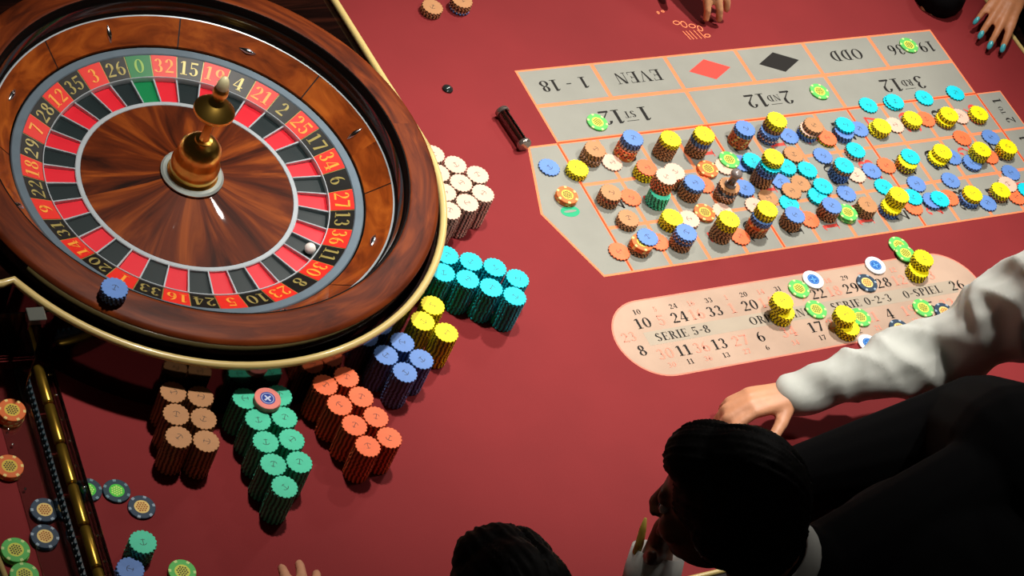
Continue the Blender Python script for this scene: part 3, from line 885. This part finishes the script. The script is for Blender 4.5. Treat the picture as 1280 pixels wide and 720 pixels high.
RAILD = {'T': ['left column, back row', 'right column, back row', 'left column, middle row', 'right column, middle row', 'left column, front row', 'right column, front row'],
         'M': ['left column, back row', 'right column, back row', 'left column, second row', 'right column, second row', 'left column, third row', 'right column, third row', 'left column, fourth row', 'right column, fourth row', 'single front stack'],
         'O': ['left column, back row', 'right column, back row', 'left column, second row', 'right column, second row', 'left column, third row', 'right column, third row', 'left column, front row', 'right column, front row'],
         'B': ['leftmost stack', 'farthest stack', 'nearest stack', 'rightmost stack'],
         'Y': ['leftmost stack', 'farthest stack', 'rightmost stack'],
         'C': ['far row, first from wheel', 'near row, first from wheel', 'far row, second from wheel', 'near row, second from wheel', 'far row, third from wheel', 'near row, third from wheel', 'far row, fourth from wheel', 'near row, fourth from wheel'],
         'P': ['middle column, far end', 'outer column, far end', 'middle column, second', 'outer column, second', 'middle column, near end', 'wheel-side column, near end', 'wheel-side column, far end', 'wheel-side column, second', 'wheel-side column, third']}
rail_count = {}
oi = 0
for idx, (kind, b, segs) in enumerate(STACKS):
    comp = ''.join(s[2] for s in segs)
    n = len(comp)
    top = comp[-1]
    if kind == 'K':
        c = top
        rail_count[c] = rail_count.get(c, -1) + 1
        where = '%s, %s block by wheel' % (RAILD[c][rail_count[c]], WORD[c])
        grp = '%s chips racked up beside the wheel' % WORD[c]
    elif kind == 'O':
        where = OTHER[oi]; oi += 1
        grp = 'loose chips near the wheel'
    else:
        (zz, _), r, cnt = rank[idx]
        pile = 'pile' if n > 1 else 'chip'
        if cnt == 1: where = 'only %s-topped pile, %s' % (WORD[top], zz)
        else: where = '%s %s-topped pile from left, %s' % (ORD[r].replace('top', 'first'), WORD[top], zz)
        grp = 'bets on the racetrack' if kind == 'R' else 'bets on the layout'
    lev = b
    i = 0
    base_turn = random.uniform(0, 2 * PI)
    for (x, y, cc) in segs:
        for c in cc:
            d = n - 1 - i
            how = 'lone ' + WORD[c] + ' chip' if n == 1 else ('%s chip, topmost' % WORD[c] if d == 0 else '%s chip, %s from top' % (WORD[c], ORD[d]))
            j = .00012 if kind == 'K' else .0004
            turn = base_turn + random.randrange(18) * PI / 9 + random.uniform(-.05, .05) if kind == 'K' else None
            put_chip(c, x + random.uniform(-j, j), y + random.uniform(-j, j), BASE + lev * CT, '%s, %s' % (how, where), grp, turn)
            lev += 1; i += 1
# three salmon markers lying on the back mint stacks, and the blue pile parked on the wheel rim
kx, ky = -0.7855, -0.4793
for i in range(3):
    put_chip('K', kx + (0, .0006, -.0004)[i], ky, BASE + (20 + i) * CT, 'salmon chip with blue centre, %s of three lying on the mint stacks' % ('lowest', 'middle', 'topmost')[i], 'salmon markers')
bx, by = -0.9863, -0.3090
for i in range(5):
    put_chip('B', bx, by, .1544 + i * CT, 'blue chip, %s of the pile parked on the wheel rim' % ('lowest', 'fourth from top', 'third from top', 'second from top', 'topmost')[i], 'blue chips on the rim')

# ------------------------------------------------------------------ small things on the felt
M_CLEAR = acrylic('clear_acrylic', (.90, .92, .90), .06)
M_SMOKE = acrylic('smoked_acrylic', (.62, .50, .46), .14)
# win marker standing on the pile of the winning number
mx, my, mz = 0.2668, -0.1672, 0.0316
dolly = tag(empty('win_marker', (mx, my, mz)), 'small grey turned win marker standing on a chip pile among the bets', 'marker')
def ml(name, prof, m, parent, n=28):
    bm = bmesh.new(); lathe(bm, prof, n); o = obj(name, bm, m, parent); return smooth_by_angle(o, 40)
M_MARK = mat('marker_grey', (128, 116, 112), .25, coat=.5); M_MARKD = mat('marker_dark', (44, 34, 32), .2, coat=.6)
ml('marker_foot', [(0, 0), (.0105, 0), (.0110, .002), (.0095, .005), (.0085, .007), (0, .007)], M_MARK, dolly)
ml('marker_body', [(0, .0071), (.0080, .0071), (.0070, .013), (.0078, .022), (.0092, .026), (0, .026)], M_MARKD, dolly)
ml('marker_cap', [(0, .0261), (.0098, .0261), (.0108, .029), (.0102, .033), (.0070, .036), (0, .037)], M_MARK, dolly)

# clear rod marker lying beside the layout
ta, tb = Vector((-.0825, .078, .0136)), Vector((-.0765, -.009, .0136))
rod = tag(empty('acrylic_rod', (ta.x, ta.y, .0004)), 'smoky clear acrylic rod with round end discs lying beside the grey layout', 'rod')
ax = (tb - ta); ln = ax.length
frame = Matrix.Translation((0, 0, ta.z - .0004)) @ ax.to_track_quat('Z', 'Y').to_matrix().to_4x4()
def rp(name, prof, m, parent, n=32):
    bm = bmesh.new(); lathe(bm, prof, n); bm.transform(frame); o = obj(name, bm, m, parent); return smooth_by_angle(o, 40)
rp('rod_body', [(0, .0085), (.0098, .0085), (.0098, ln - .0085), (0, ln - .0085)], M_SMOKE, rod)
rp('rod_core', [(0, .009), (.0034, .009), (.0034, ln - .009), (0, ln - .009)], mat('rod_core_dark', (60, 34, 30), .2, coat=.6), rod)
M_PEWTER = mat('pewter', (150, 138, 130), .22, metal=.8)
rp('end_disc', [(0, 0), (.0118, 0), (.0126, .001), (.0126, .0030), (.0116, .0040), (.0128, .0052), (.0128, .0074), (.0118, .0084), (0, .0084)], M_PEWTER, rod)
rp('end_disc', [(0, ln - .0084), (.0124, ln - .0084), (.0132, ln - .0070), (.0132, ln - .0018), (.0118, ln), (0, ln)], M_PEWTER, rod)

# black button
btn = tag(empty('button', (-.153, .1505, .0003)), 'small black domed button lying alone on the red felt', 'button')
ml('button_rim', [(0, 0), (.0095, 0), (.0100, .0015), (.0092, .0030), (0, .0030)], mat('button_black', (20, 22, 22), .25, coat=.6), btn)
ml('button_dome', [(.0080, .0031), (.0070, .0050), (.0042, .0068), (0, .0075)], mat('button_dome', (34, 44, 42), .12, coat=.8), btn)

# ---- clear rack with brass rods, lower left corner
RA, RB = Vector((-1.079, -.304, 0)), Vector((-1.122, -.745, 0))
rd = (RB - RA); rl = rd.length
rack = tag(empty('chip_rack', (RA.x, RA.y, .0004), math.atan2(rd.y, rd.x)), 'clear acrylic rack with brass rods and a dark toothed strip beside the wheel', 'rack')
def kb(name, x0, x1, y0, y1, z0, z1, m, bev=.0008):
    bm = bmesh.new(); box(bm, x0, x1, y0, y1, z0, z1)
    if bev: bmesh.ops.bevel(bm, geom=bm.edges[:], offset=bev, segments=1, affect='EDGES')
    return obj(name, bm, m, rack)
# local x runs along the rack towards the viewer, local y to the right side of the picture
kb('base_plate', 0, rl, -.065, .024, 0, .003, M_CLEAR)
kb('side_wall', 0, rl, .0200, .0230, .0031, .034, M_CLEAR)
kb('side_wall', 0, rl, -.0240, -.0215, .0031, .026, M_CLEAR)
kb('end_wall', -.0150, -.0125, -.085, .0245, .0005, .115, M_CLEAR)
kb('upright_panel', .0105, .060, -.0272, -.0245, .0031, .105, M_CLEAR)
kb('corner_block', -.012, .012, -.028, -.002, .116, .128, mat('clear_block_grey', (96, 98, 92), .12, coat=.8))
kb('corner_post', -.010, .010, -.026, -.004, .0031, .1155, M_SMOKE)
M_OLDBR = mat('aged_brass', (170, 134, 50), .3, metal=.85, var=.2, vscale=50)
nseg = 6
for i in range(nseg):
    s0 = .012 + i * (rl - .016) / nseg; s1 = s0 + (rl - .016) / nseg - .004
    bm = bmesh.new(); tube(bm, [(s0, .006, .0165), (s0 + .002, .006, .0165), (s1 - .002, .006, .0165), (s1, .006, .0165)], [.0068, .0078, .0078, .0068], 20)
    obj('brass_rod', bm, M_OLDBR, rack, True)
M_TOOTH = mat('toothed_strip_teal', (32, 56, 66), .35, coat=.3)
kb('toothed_strip', .014, rl - .004, -.0190, -.0095, .0031, .0150, mat('strip_dark', (22, 30, 38), .35, coat=.3))
bm = bmesh.new(); box(bm, 0, .0055, 0, .005, 0, .009); bmesh.ops.bevel(bm, geom=bm.edges[:], offset=.001, segments=1, affect='EDGES')
tm = bpy.data.meshes.new('tooth'); bm.to_mesh(tm); bm.free(); tm.materials.append(M_TOOTH)
for i in range(int((rl - .03) / .0105)):
    share('tooth', tm, rack, Matrix.Translation((.016 + i * .0105, -.0185 + random.uniform(0, .0008), .0151)))
bm = bmesh.new(); bmesh.ops.create_icosphere(bm, subdivisions=2, radius=.0022)
sm = bpy.data.meshes.new('stud'); bm.to_mesh(sm); bm.free(); sm.materials.append(M_CHROME)
for q in sm.polygons: q.use_smooth = True
for i in range(11):
    share('stud', sm, rack, Matrix.Translation((.03 + i * .041, .0182, .020 + (i % 2) * .004)))
for i in range(6):
    share('stud', sm, rack, Matrix.Translation((.085 + i * .026, -.058, .0052)))

# ------------------------------------------------------------------ people
def capsule(bm, p0, r0, p1, r1, n=14, k=4):
    p0, p1 = Vector(p0), Vector(p1)
    d = p1 - p0
    L = d.length
    q = d.to_track_quat('Z', 'Y') if L > 1e-6 else Vector((0, 0, 1)).to_track_quat('Z', 'Y')
    prof = []
    for i in range(k + 1):
        a = -PI / 2 + PI / 2 * i / k
        prof.append((r0 * math.cos(a), r0 * math.sin(a)))
    for i in range(k + 1):
        a = PI / 2 * i / k
        prof.append((r1 * math.cos(a), L + r1 * math.sin(a)))
    vs = []
    lo = bm.verts.new(p0 + q @ Vector((0, 0, -r0))); hi = bm.verts.new(p0 + q @ Vector((0, 0, L + r1)))
    for (r, z) in prof[1:-1]:
        vs.append([bm.verts.new(p0 + q @ Vector((r * math.cos(2 * PI * i / n), r * math.sin(2 * PI * i / n), z))) for i in range(n)])
    for a, b in zip(vs[:-1], vs[1:]):
        for i in range(n):
            bm.faces.new((a[i], a[(i + 1) % n], b[(i + 1) % n], b[i]))
    for i in range(n):
        bm.faces.new((lo, vs[0][(i + 1) % n], vs[0][i])); bm.faces.new((hi, vs[-1][i], vs[-1][(i + 1) % n]))

def ellipsoid(bm, c, rad, rot=None, n=20):
    b2 = bmesh.ops.create_uvsphere(bm, u_segments=n, v_segments=n // 2 + 2, radius=1.0)
    M = Matrix.Translation(c) @ (rot.to_4x4() if rot else Matrix.Identity(4)) @ Matrix.Diagonal((rad[0], rad[1], rad[2], 1))
    bmesh.ops.transform(bm, matrix=M, verts=b2['verts'])

def fuse(name, bm, voxel, m, parent, smooth_it=4, disp=None, cut=None):
    """merge overlapping shells into one continuous skin"""
    me = bpy.data.meshes.new(name); bm.to_mesh(me); bm.free()
    o = bpy.data.objects.new(name, me); COL.objects.link(o)
    rm = o.modifiers.new('r', 'REMESH'); rm.mode = 'VOXEL'; rm.voxel_size = voxel
    s = o.modifiers.new('s', 'SMOOTH'); s.factor = 0.5; s.iterations = smooth_it
    dg = bpy.context.evaluated_depsgraph_get()
    me2 = bpy.data.meshes.new_from_object(o.evaluated_get(dg))
    bpy.data.objects.remove(o); bpy.data.meshes.remove(me)
    me2.name = name
    if disp:
        nn = [v.normal.copy() for v in me2.vertices]
        for v, n_ in zip(me2.vertices, nn):
            v.co += n_ * disp(v.co)
    if cut:
        b = bmesh.new(); b.from_mesh(me2)
        bmesh.ops.delete(b, geom=[v for v in b.verts if cut(v.co)], context='VERTS')
        b.to_mesh(me2); b.free()
    me2.materials.clear(); me2.materials.append(m)
    for q in me2.polygons: q.use_smooth = True
    o = bpy.data.objects.new(name, me2); COL.objects.link(o)
    if parent is not None:
        o.parent = parent
        o.matrix_parent_inverse = parent.matrix_world.inverted() if False else Matrix.Translation(-parent.location)
    return o

def hand(bm, wrist, fwd, back, thumb_side, curl=(.35, .45, .3), spread=.10, s=1.0, thumb_curl=.3, tips=None, vary=(0, 0, 0, 0)):
    """palm, four fingers of different length and a thumb off the side of the palm; back = direction of the back of the hand"""
    w = Vector(wrist); f = Vector(fwd).normalized(); b = Vector(back); b = (b - f * b.dot(f)).normalized()
    lat = f.cross(b) * thumb_side
    spec = [('index', .024, .088, (.043, .026, .021), 1.5), ('middle', .008, .091, (.047, .030, .022), .4), ('ring', -.009, .086, (.043, .028, .021), -.6), ('little', -.024, .078, (.034, .020, .018), -1.7)]
    capsule(bm, w - f * .03 * s, .024 * s, w + f * .012 * s, .021 * s)
    for (nm, off, kl, ph, sp), vr in zip(spec, vary):
        k = w + f * kl * s + lat * off * s - b * (.004 if nm in ('index', 'little') else 0.0) * s
        capsule(bm, w + f * .014 * s + lat * off * .62 * s, .0150 * s, k, .0108 * s)
        d = (f + lat * math.tan(sp * spread)).normalized()
        ax = d.cross(b).normalized()
        p = k; r = .0098 * s if nm != 'little' else .0086 * s
        for q, (l, c) in enumerate(zip(ph, curl)):
            d = Matrix.Rotation(-(c + vr), 3, ax) @ d
            p2 = p + d * l * s
            capsule(bm, p, r, p2, r * .90)
            p = p2; r *= .90
        if tips is not None: tips.append((p.copy(), d.copy(), (Matrix.Rotation(PI / 2, 3, ax) @ d).copy(), r))
    t0 = w + f * .020 * s + lat * .018 * s - b * .006 * s
    d = (f * .62 + lat * .70 - b * .25).normalized()
    t1 = t0 + d * .042 * s
    capsule(bm, t0, .0155 * s, t1, .0120 * s)
    d2 = (d + f * thumb_curl - b * .15).normalized(); t2 = t1 + d2 * .031 * s
    capsule(bm, t1, .0115 * s, t2, .0100 * s)
    d3 = (d2 + f * thumb_curl * .8).normalized(); t3 = t2 + d3 * .024 * s
    capsule(bm, t2, .0100 * s, t3, .0082 * s)
    if tips is not None: tips.append((t3.copy(), d3.copy(), lat.copy(), .0085 * s))

def head(bm, c, face, up):
    """cranium, jaw, brow, nose, lips, ears; face = where the nose points"""
    c = Vector(c); y = Vector(face).normalized(); z = Vector(up); z = (z - y * z.dot(y)).normalized(); x = y.cross(z)
    R = Matrix((x, y, z)).transposed()
    P = lambda a, b_, d: c + R @ Vector((a, b_, d))
    ellipsoid(bm, P(0, -.012, .022), (.074, .092, .088), R)
    ellipsoid(bm, P(0, .022, -.040), (.057, .064, .066), R)
    ellipsoid(bm, P(0, .050, -.088), (.026, .024, .020), R)
    capsule(bm, P(-.03, .074, .012), .012, P(.03, .074, .012), .012)
    capsule(bm, P(0, .082, .004), .008, P(0, .096, -.028), .0108)
    capsule(bm, P(-.012, .094, -.034), .008, P(.012, .094, -.034), .008)
    capsule(bm, P(-.02, .080, -.060), .0085, P(.02, .080, -.060), .0085)
    for s in (-1, 1):
        ellipsoid(bm, P(s * .040, .055, -.025), (.024, .024, .024), R)
        ellipsoid(bm, P(s * .076, -.008, -.008), (.008, .020, .032), R)
    return P, R

HAIRM = {}
def person(name, label, root, pelvis, chest, neck, headc, face, up, skin, hairm, hairstyle, arms, top_mat, top_name, legs, feet, trouser_mat, vest_mat=None, voxel=.0045, collar=None, chest_r=(.165, .115), nails=None, sleeve_disp=None):
    """arms: list of dicts shoulder, elbow, wrist, fwd, back, thumb, curl, sleeve radii, cover"""
    P = tag(empty('person', root), label, 'person')
    V = lambda a: Vector(a)
    pelvis, chest, neck, headc = V(pelvis), V(chest), V(neck), V(headc)
    bm = bmesh.new()
    HP, HR = head(bm, headc, face, up)
    capsule(bm, neck - (headc - neck) * .25, .054, headc + (neck - headc) * .35, .054)
    capsule(bm, pelvis, .10, chest, .095); capsule(bm, chest, .095, chest.lerp(neck, .6), .058); capsule(bm, chest.lerp(neck, .6), .055, neck, .052)
    tips = []
    for a in arms:
        sh, el, wr = V(a['sh']), V(a['el']), V(a['wr'])
        capsule(bm, chest.lerp(neck, .55), .055, sh, .050)
        capsule(bm, sh, .050, el, .037); capsule(bm, el, .037, el.lerp(wr, .35), .036); capsule(bm, el.lerp(wr, .35), .036, wr, .023)
        tp = []
        hand(bm, wr, a['fwd'], a['back'], a['thumb'], a.get('curl', (.35, .45, .3)), a.get('spread', .10), a.get('size', 1.0), tips=tp, vary=a.get('vary', (0, 0, 0, 0)))
        if a.get('nails'): tips += tp
    body = fuse('body', bm, voxel, skin, P, 3)
    # eyes
    for s in (-1, 1):
        b2 = bmesh.new(); ellipsoid(b2, HP(s * .031, .0745, -.004), (.0115, .0075, .0075), HR, 12)
        e = obj('eye', b2, mat('eye_white', (220, 214, 206), .2), P, True); e.matrix_parent_inverse = Matrix.Translation(-P.location)
        b2 = bmesh.new(); ellipsoid(b2, HP(s * .031, .0805, -.004), (.005, .0028, .005), HR, 10)
        e2 = obj('iris', b2, mat('eye_dark', (30, 18, 12), .2), P, True); e2.matrix_parent_inverse = Matrix.Translation(-P.location)
    # hair
    bm = bmesh.new()
    hb = hairstyle
    ellipsoid(bm, HP(0, -.020, .034), (.085, .098, .090), HR)
    ellipsoid(bm, HP(0, -.050, -.010), (.080, .066, .090), HR)
    for s in (-1, 1):
        ellipsoid(bm, HP(s * .066, -.022, .010), (.022, .050, .060), HR)
    ellipsoid(bm, HP(0, .030, .076), (.066, .058, .036), HR)
    if hb == 'long':
        for s in (-1, 0, 1):
            capsule(bm, HP(s * .05, -.075, -.02), .040, HP(s * .075, -.070, -.20), .030)
    if hb == 'bun':
        ellipsoid(bm, HP(0, -.130, .030), (.042, .040, .040), HR)
    Ri = HR.inverted()
    def strands(co):
        q = Ri @ (co - headc)
        az = math.atan2(q.x, q.z - .02) * 14 + q.y * 12
        d = .0035 * noise.noise(Vector((az, q.y * 9, 3.1))) + .0018 * noise.noise(Vector((az * 2.7, q.y * 14, 8.7)))
        if abs(q.x - .028) < .004 and q.z > .03: d -= .004          # parting
        return d
    def facecut(co):
        q = Ri @ (co - headc)
        return (q.y > .062 and q.z < .062) or (q.y > .035 and q.z < -.01) or q.z < (-.30 if hb == 'long' else -.095)
    fuse('hair', bm, .004, hairm, P, 2, strands, facecut)
    # upper garment, one piece with its sleeves
    bm = bmesh.new()
    rx, ry = chest_r
    shx = (V(arms[0]['sh']) - V(arms[1]['sh'])) if len(arms) > 1 else Vector((1, 0, 0))
    xa = shx.normalized(); za = (neck - pelvis).normalized(); ya = za.cross(xa).normalized(); xa = ya.cross(za)
    RT = Matrix((xa, ya, za)).transposed()
    ellipsoid(bm, chest, (rx, ry, .20), RT); ellipsoid(bm, pelvis.lerp(chest, .45), (rx * .92, ry * 1.02, .20), RT); ellipsoid(bm, pelvis, (rx * .98, ry * 1.08, .14), RT)
    for a in arms:
        sh = V(a['sh']); capsule(bm, chest.lerp(neck, .72), .075, sh, .066)
    torso_bm = bm.copy()
    for a in arms:
        sh, el, wr = V(a['sh']), V(a['el']), V(a['wr'])
        r = a.get('sleeve', (.068, .060, .046))
        end = el.lerp(wr, a.get('cover', .93))
        capsule(bm, sh, r[0], el, r[1]); capsule(bm, el, r[1], end, r[2])
    capsule(bm, chest.lerp(neck, .5), .085, neck, .066)
    fuse(top_name, bm, .007, top_mat, P, 3, sleeve_disp)
    if vest_mat is not None:
        for v in torso_bm.verts:
            v.co = chest + (v.co - chest) * 1.055
        fuse('waistcoat', torso_bm, .009, vest_mat, P, 4)
    else:
        torso_bm.free()
    for a in arms:
        if a.get('cuff'):
            el, wr = V(a['el']), V(a['wr'])
            c0 = el.lerp(wr, .74); ax = (wr - el).normalized()
            bm = bmesh.new(); k = (wr - c0).length + .006
            lathe(bm, [(.040, 0), (.041, k * .5), (.039, k), (.036, k), (.037, k * .5), (.036, 0)], 28, True)
            bm.transform(Matrix.Translation(c0) @ ax.to_track_quat('Z', 'Y').to_matrix().to_4x4())
            o = obj('cuff', bm, a['cuff'], P, True); o.matrix_parent_inverse = Matrix.Translation(-P.location)
    # collar
    if collar is not None:
        bm = bmesh.new()
        q = (headc - neck).to_track_quat('Z', 'Y').to_matrix().to_4x4()
        lathe(bm, [(.066, -.012), (.071, .012), (.064, .036), (.061, .036), (.066, .010), (.061, -.012)], 28, True)
        bm.transform(Matrix.Translation(neck) @ q)
        o = obj('collar', bm, collar, P, True); o.matrix_parent_inverse = Matrix.Translation(-P.location)
    # trousers
    bm = bmesh.new()
    for (hip, knee, ankle) in legs:
        capsule(bm, hip, .098, knee, .072); capsule(bm, knee, .072, ankle, .052)
    capsule(bm, legs[0][0], .105, legs[1][0], .105); capsule(bm, pelvis, .12, (V(legs[0][0]) + V(legs[1][0])) / 2, .115)
    fuse('trousers', bm, .012, trouser_mat, P, 3)
    for (hip, knee, ankle), ft in zip(legs, feet):
        a = V(ankle); f = V(ft)
        bm = bmesh.new(); capsule(bm, (a.x, a.y, a.z - .02), .042, (a.x, a.y, FLOOR_Z + .046), .044); capsule(bm, (a.x, a.y, FLOOR_Z + .043), .042, (a.x + f.x * .15, a.y + f.y * .15, FLOOR_Z + .034), .033)
        fuse('shoe', bm, .007, mat('black_shoe', (14, 12, 12), .35, coat=.3), P, 2)
    # painted nails
    if nails is not None:
        for (p, d, nrm, r) in tips:
            bm = bmesh.new(); nz = nrm.normalized(); yv = d.normalized(); xv = yv.cross(nz).normalized(); nz = xv.cross(yv)
            ellipsoid(bm, p + nz * r * .72 + yv * .003, (r * .78, .0105, .0038), Matrix((xv, yv, nz)).transposed(), 12)
            o = obj('fingernail', bm, nails, P, True); o.matrix_parent_inverse = Matrix.Translation(-P.location)
    return P

def skin(name, rgb): 
    return mat(name, rgb, .5, var=.10, vscale=35, bump=.08, bscale=250)
H_BLACK = mat('black_hair', (12, 9, 8), .62, var=.4, vscale=120, spec=.2)
H_BROWN = mat('dark_brown_hair', (20, 13, 9), .62, var=.4, vscale=120, spec=.2)
M_SHIRT = mat('white_shirt_cotton', (196, 198, 190), .8, var=.03, vscale=20, bump=.1, bscale=700)
_b = M_SHIRT.node_tree.nodes['Principled BSDF']
_b.inputs['Subsurface Weight'].default_value = 0.5
_b.inputs['Subsurface Radius'].default_value = (1, 1, 1)
_b.inputs['Subsurface Scale'].default_value = 0.035
M_VEST = mat('black_waistcoat', (6, 6, 8), .85, spec=.12)
M_SUIT = mat('black_suit', (5, 5, 6), .95, spec=.08)
M_TROU = mat('black_trousers', (10, 10, 12), .8)

def folds(co):
    # loose cotton gathers into diagonal folds towards the elbow
    a = noise.noise(Vector((co.x * 13 + co.z * 9 + co.y * 6, co.y * 9 - co.x * 3, co.z * 7 + 2.0)))
    b = noise.noise(Vector((co.x * 22 - co.y * 16, co.z * 20, 5.5)))
    return .013 * (.35 - abs(a) * 1.6) + .004 * (.4 - abs(b) * 1.5) - .002

def small_folds(co):
    return .005 * noise.noise(co * 18) + .0025 * noise.noise(co * 41)

fz = FLOOR_Z + .06
# the dealer whose white sleeve reaches across the racetrack
person('person', 'dealer in white shirt and black waistcoat reaching an arm across the racetrack', (.52, -1.10, FLOOR_Z),
       (.52, -1.12, .02), (.50, -1.03, .32), (.48, -.95, .54), (.46, -.90, .69), (-.35, .85, -.40), (0, .35, 1), skin('skin_light', (214, 150, 112)), H_BROWN, 'short',
       [dict(sh=(.490, -.765, .52), el=(.364, -.666, .160), wr=(.100, -.640, .070), fwd=(-1, .06, -.02), back=(.0, .2, 1), thumb=-1, curl=(.5, .75, .5), sleeve=(.104, .070, .039), cover=.97, size=.95),
        dict(sh=(.33, -1.12, .43), el=(.35, -1.29, .18), wr=(.50, -1.29, .06), fwd=(1, .05, -.2), back=(0, -1, 0), thumb=1, sleeve=(.075, .066, .040), curl=(.3, .4, .3))],
       M_SHIRT, 'shirt', [((.42, -1.13, -.02), (.41, -1.10, -.45), (.40, -1.13, fz)), ((.62, -1.13, -.02), (.63, -1.10, -.45), (.64, -1.13, fz))], [(0, 1, 0), (0, 1, 0)], M_TROU, M_VEST, collar=M_SHIRT, sleeve_disp=folds)
# the colleague in black, head bent low at the table edge
p2 = person('person', 'dark-haired person in black suit and white collar bent over the table edge', (.02, -1.42, FLOOR_Z),
       (.02, -1.42, -.02), (-.04, -1.13, .20), (-.30, -1.05, .31), (-.415, -1.0, .42), (-.60, .70, -.35), (-.2, .3, 1), skin('skin_brown', (120, 72, 48)), H_BLACK, 'short',
       [dict(sh=(.15, -1.00, .37), el=(.26, -.868, .215), wr=(.045, -.782, .050), fwd=(-1, .08, -.08), back=(0, .05, 1), thumb=-1, sleeve=(.110, .100, .055), cover=1.0),
        dict(sh=(-.36, -1.20, .17), el=(-.445, -1.06, .005), wr=(-.394, -.938, .205), fwd=(-.12, .12, 1), back=(-.3, .9, 0), thumb=1, curl=(.7, .8, .6), sleeve=(.085, .060, .042), cover=.70, cuff=M_SHIRT)],
       M_SUIT, 'jacket', [((-.08, -1.42, -.06), (-.09, -1.38, -.47), (-.10, -1.45, fz)), ((.12, -1.42, -.06), (.13, -1.38, -.47), (.14, -1.45, fz))], [(0, 1, 0), (0, 1, 0)], M_TROU, collar=M_SHIRT, chest_r=(.24, .16))
bm = bmesh.new(); tube(bm, [(-.428, -.930, .208), (-.427, -.925, .225), (-.425, -.915, .245), (-.424, -.908, .262)], [.006, .006, .005, .002], 8)
o = obj('ribbon', bm, mat('yellow_ribbon', (222, 196, 84), .6), p2, True); o.matrix_parent_inverse = Matrix.Translation(-p2.location)
# the player whose head shows at the bottom edge
person('person', 'dark-haired player seen from above at the bottom edge with fingertips on felt', (-.86, -1.45, FLOOR_Z),
       (-.86, -1.45, -.04), (-.85, -1.27, .13), (-.82, -1.15, .28), (-.800, -1.082, .398), (.15, .85, -.30), (0, .35, 1), skin('skin_tan', (208, 150, 116)), H_BROWN, 'long',
       [dict(sh=(-1.02, -1.20, .22), el=(-1.03, -1.06, .03), wr=(-.905, -.900, .058), fwd=(.36, .92, -.02), back=(0, .1, 1), thumb=1, curl=(.12, .22, .2), sleeve=(.068, .060, .042), cover=.8),
        dict(sh=(-.68, -1.20, .22), el=(-.68, -1.12, .0), wr=(-.72, -.98, .044), fwd=(-.1, .95, -.1), back=(0, .1, 1), thumb=-1, sleeve=(.068, .060, .042), curl=(.3, .5, .4))],
       mat('dark_jumper', (14, 11, 13), .9, spec=.1), 'jumper', [((-.95, -1.45, -.08), (-.95, -1.42, -.48), (-.95, -1.47, fz)), ((-.77, -1.45, -.08), (-.77, -1.42, -.48), (-.77, -1.47, fz))], [(0, 1, 0), (0, 1, 0)], M_TROU)
# far side: a player placing a bet above the red diamond
person('person', 'far-side player whose pinching hand hovers above the felt near the red diamond', (.62, .95, FLOOR_Z),
       (.62, 1.02, -.02), (.60, .94, .30), (.59, .90, .50), (.58, .86, .65), (-.05, -.9, -.35), (0, -.3, 1), skin('skin_olive', (206, 150, 108)), H_BLACK, 'short',
       [dict(sh=(.42, .93, .42), el=(.36, .70, .19), wr=(.450, .390, .108), fwd=(.22, -.92, -.25), back=(-.25, 0, 1), thumb=1, curl=(.25, .45, .35), sleeve=(.068, .060, .044), cover=.72),
        dict(sh=(.78, .93, .42), el=(.84, .86, .16), wr=(.74, .735, .045), fwd=(-.3, -.9, -.1), back=(0, 0, 1), thumb=-1, sleeve=(.068, .060, .044), cover=.9)],
       mat('dark_blue_shirt', (24, 28, 44), .85), 'shirt', [((.53, 1.02, -.05), (.53, 1.0, -.47), (.53, 1.03, fz)), ((.71, 1.02, -.05), (.71, 1.0, -.47), (.71, 1.03, fz))], [(0, -1, 0), (0, -1, 0)], M_TROU, sleeve_disp=small_folds)
# far corner: a player with teal nails and a black sleeve
person('person', 'player at the far corner with teal fingernails and a black sleeve', (1.44, .42, FLOOR_Z),
       (1.46, .44, -.02), (1.43, .41, .30), (1.41, .40, .50), (1.38, .38, .65), (-.8, -.45, -.35), (-.3, -.1, 1), skin('skin_amber', (196, 128, 86)), H_BLACK, 'long',
       [dict(sh=(1.40, .24, .40), el=(1.31, .22, .17), wr=(1.215, .228, .072), fwd=(-.72, -.58, -.10), back=(.1, .1, 1), thumb=-1, curl=(.18, .28, .22), sleeve=(.066, .056, .042), cover=.9, nails=True),
        dict(sh=(1.36, .56, .40), el=(1.22, .52, .17), wr=(1.08, .305, .055), fwd=(-.5, -.8, -.25), back=(0, 0, 1), thumb=1, curl=(.9, 1.0, .6), sleeve=(.070, .064, .055), cover=1.25)],
       mat('black_knit', (10, 9, 11), .9, spec=.1), 'jumper', [((1.46, .35, -.05), (1.44, .35, -.47), (1.46, .35, fz)), ((1.46, .53, -.05), (1.44, .53, -.47), (1.46, .53, fz))], [(-1, 0, 0), (-1, 0, 0)], M_TROU, nails=mat('teal_nail_varnish', (70, 170, 182), .2, coat=.6), sleeve_disp=small_folds)
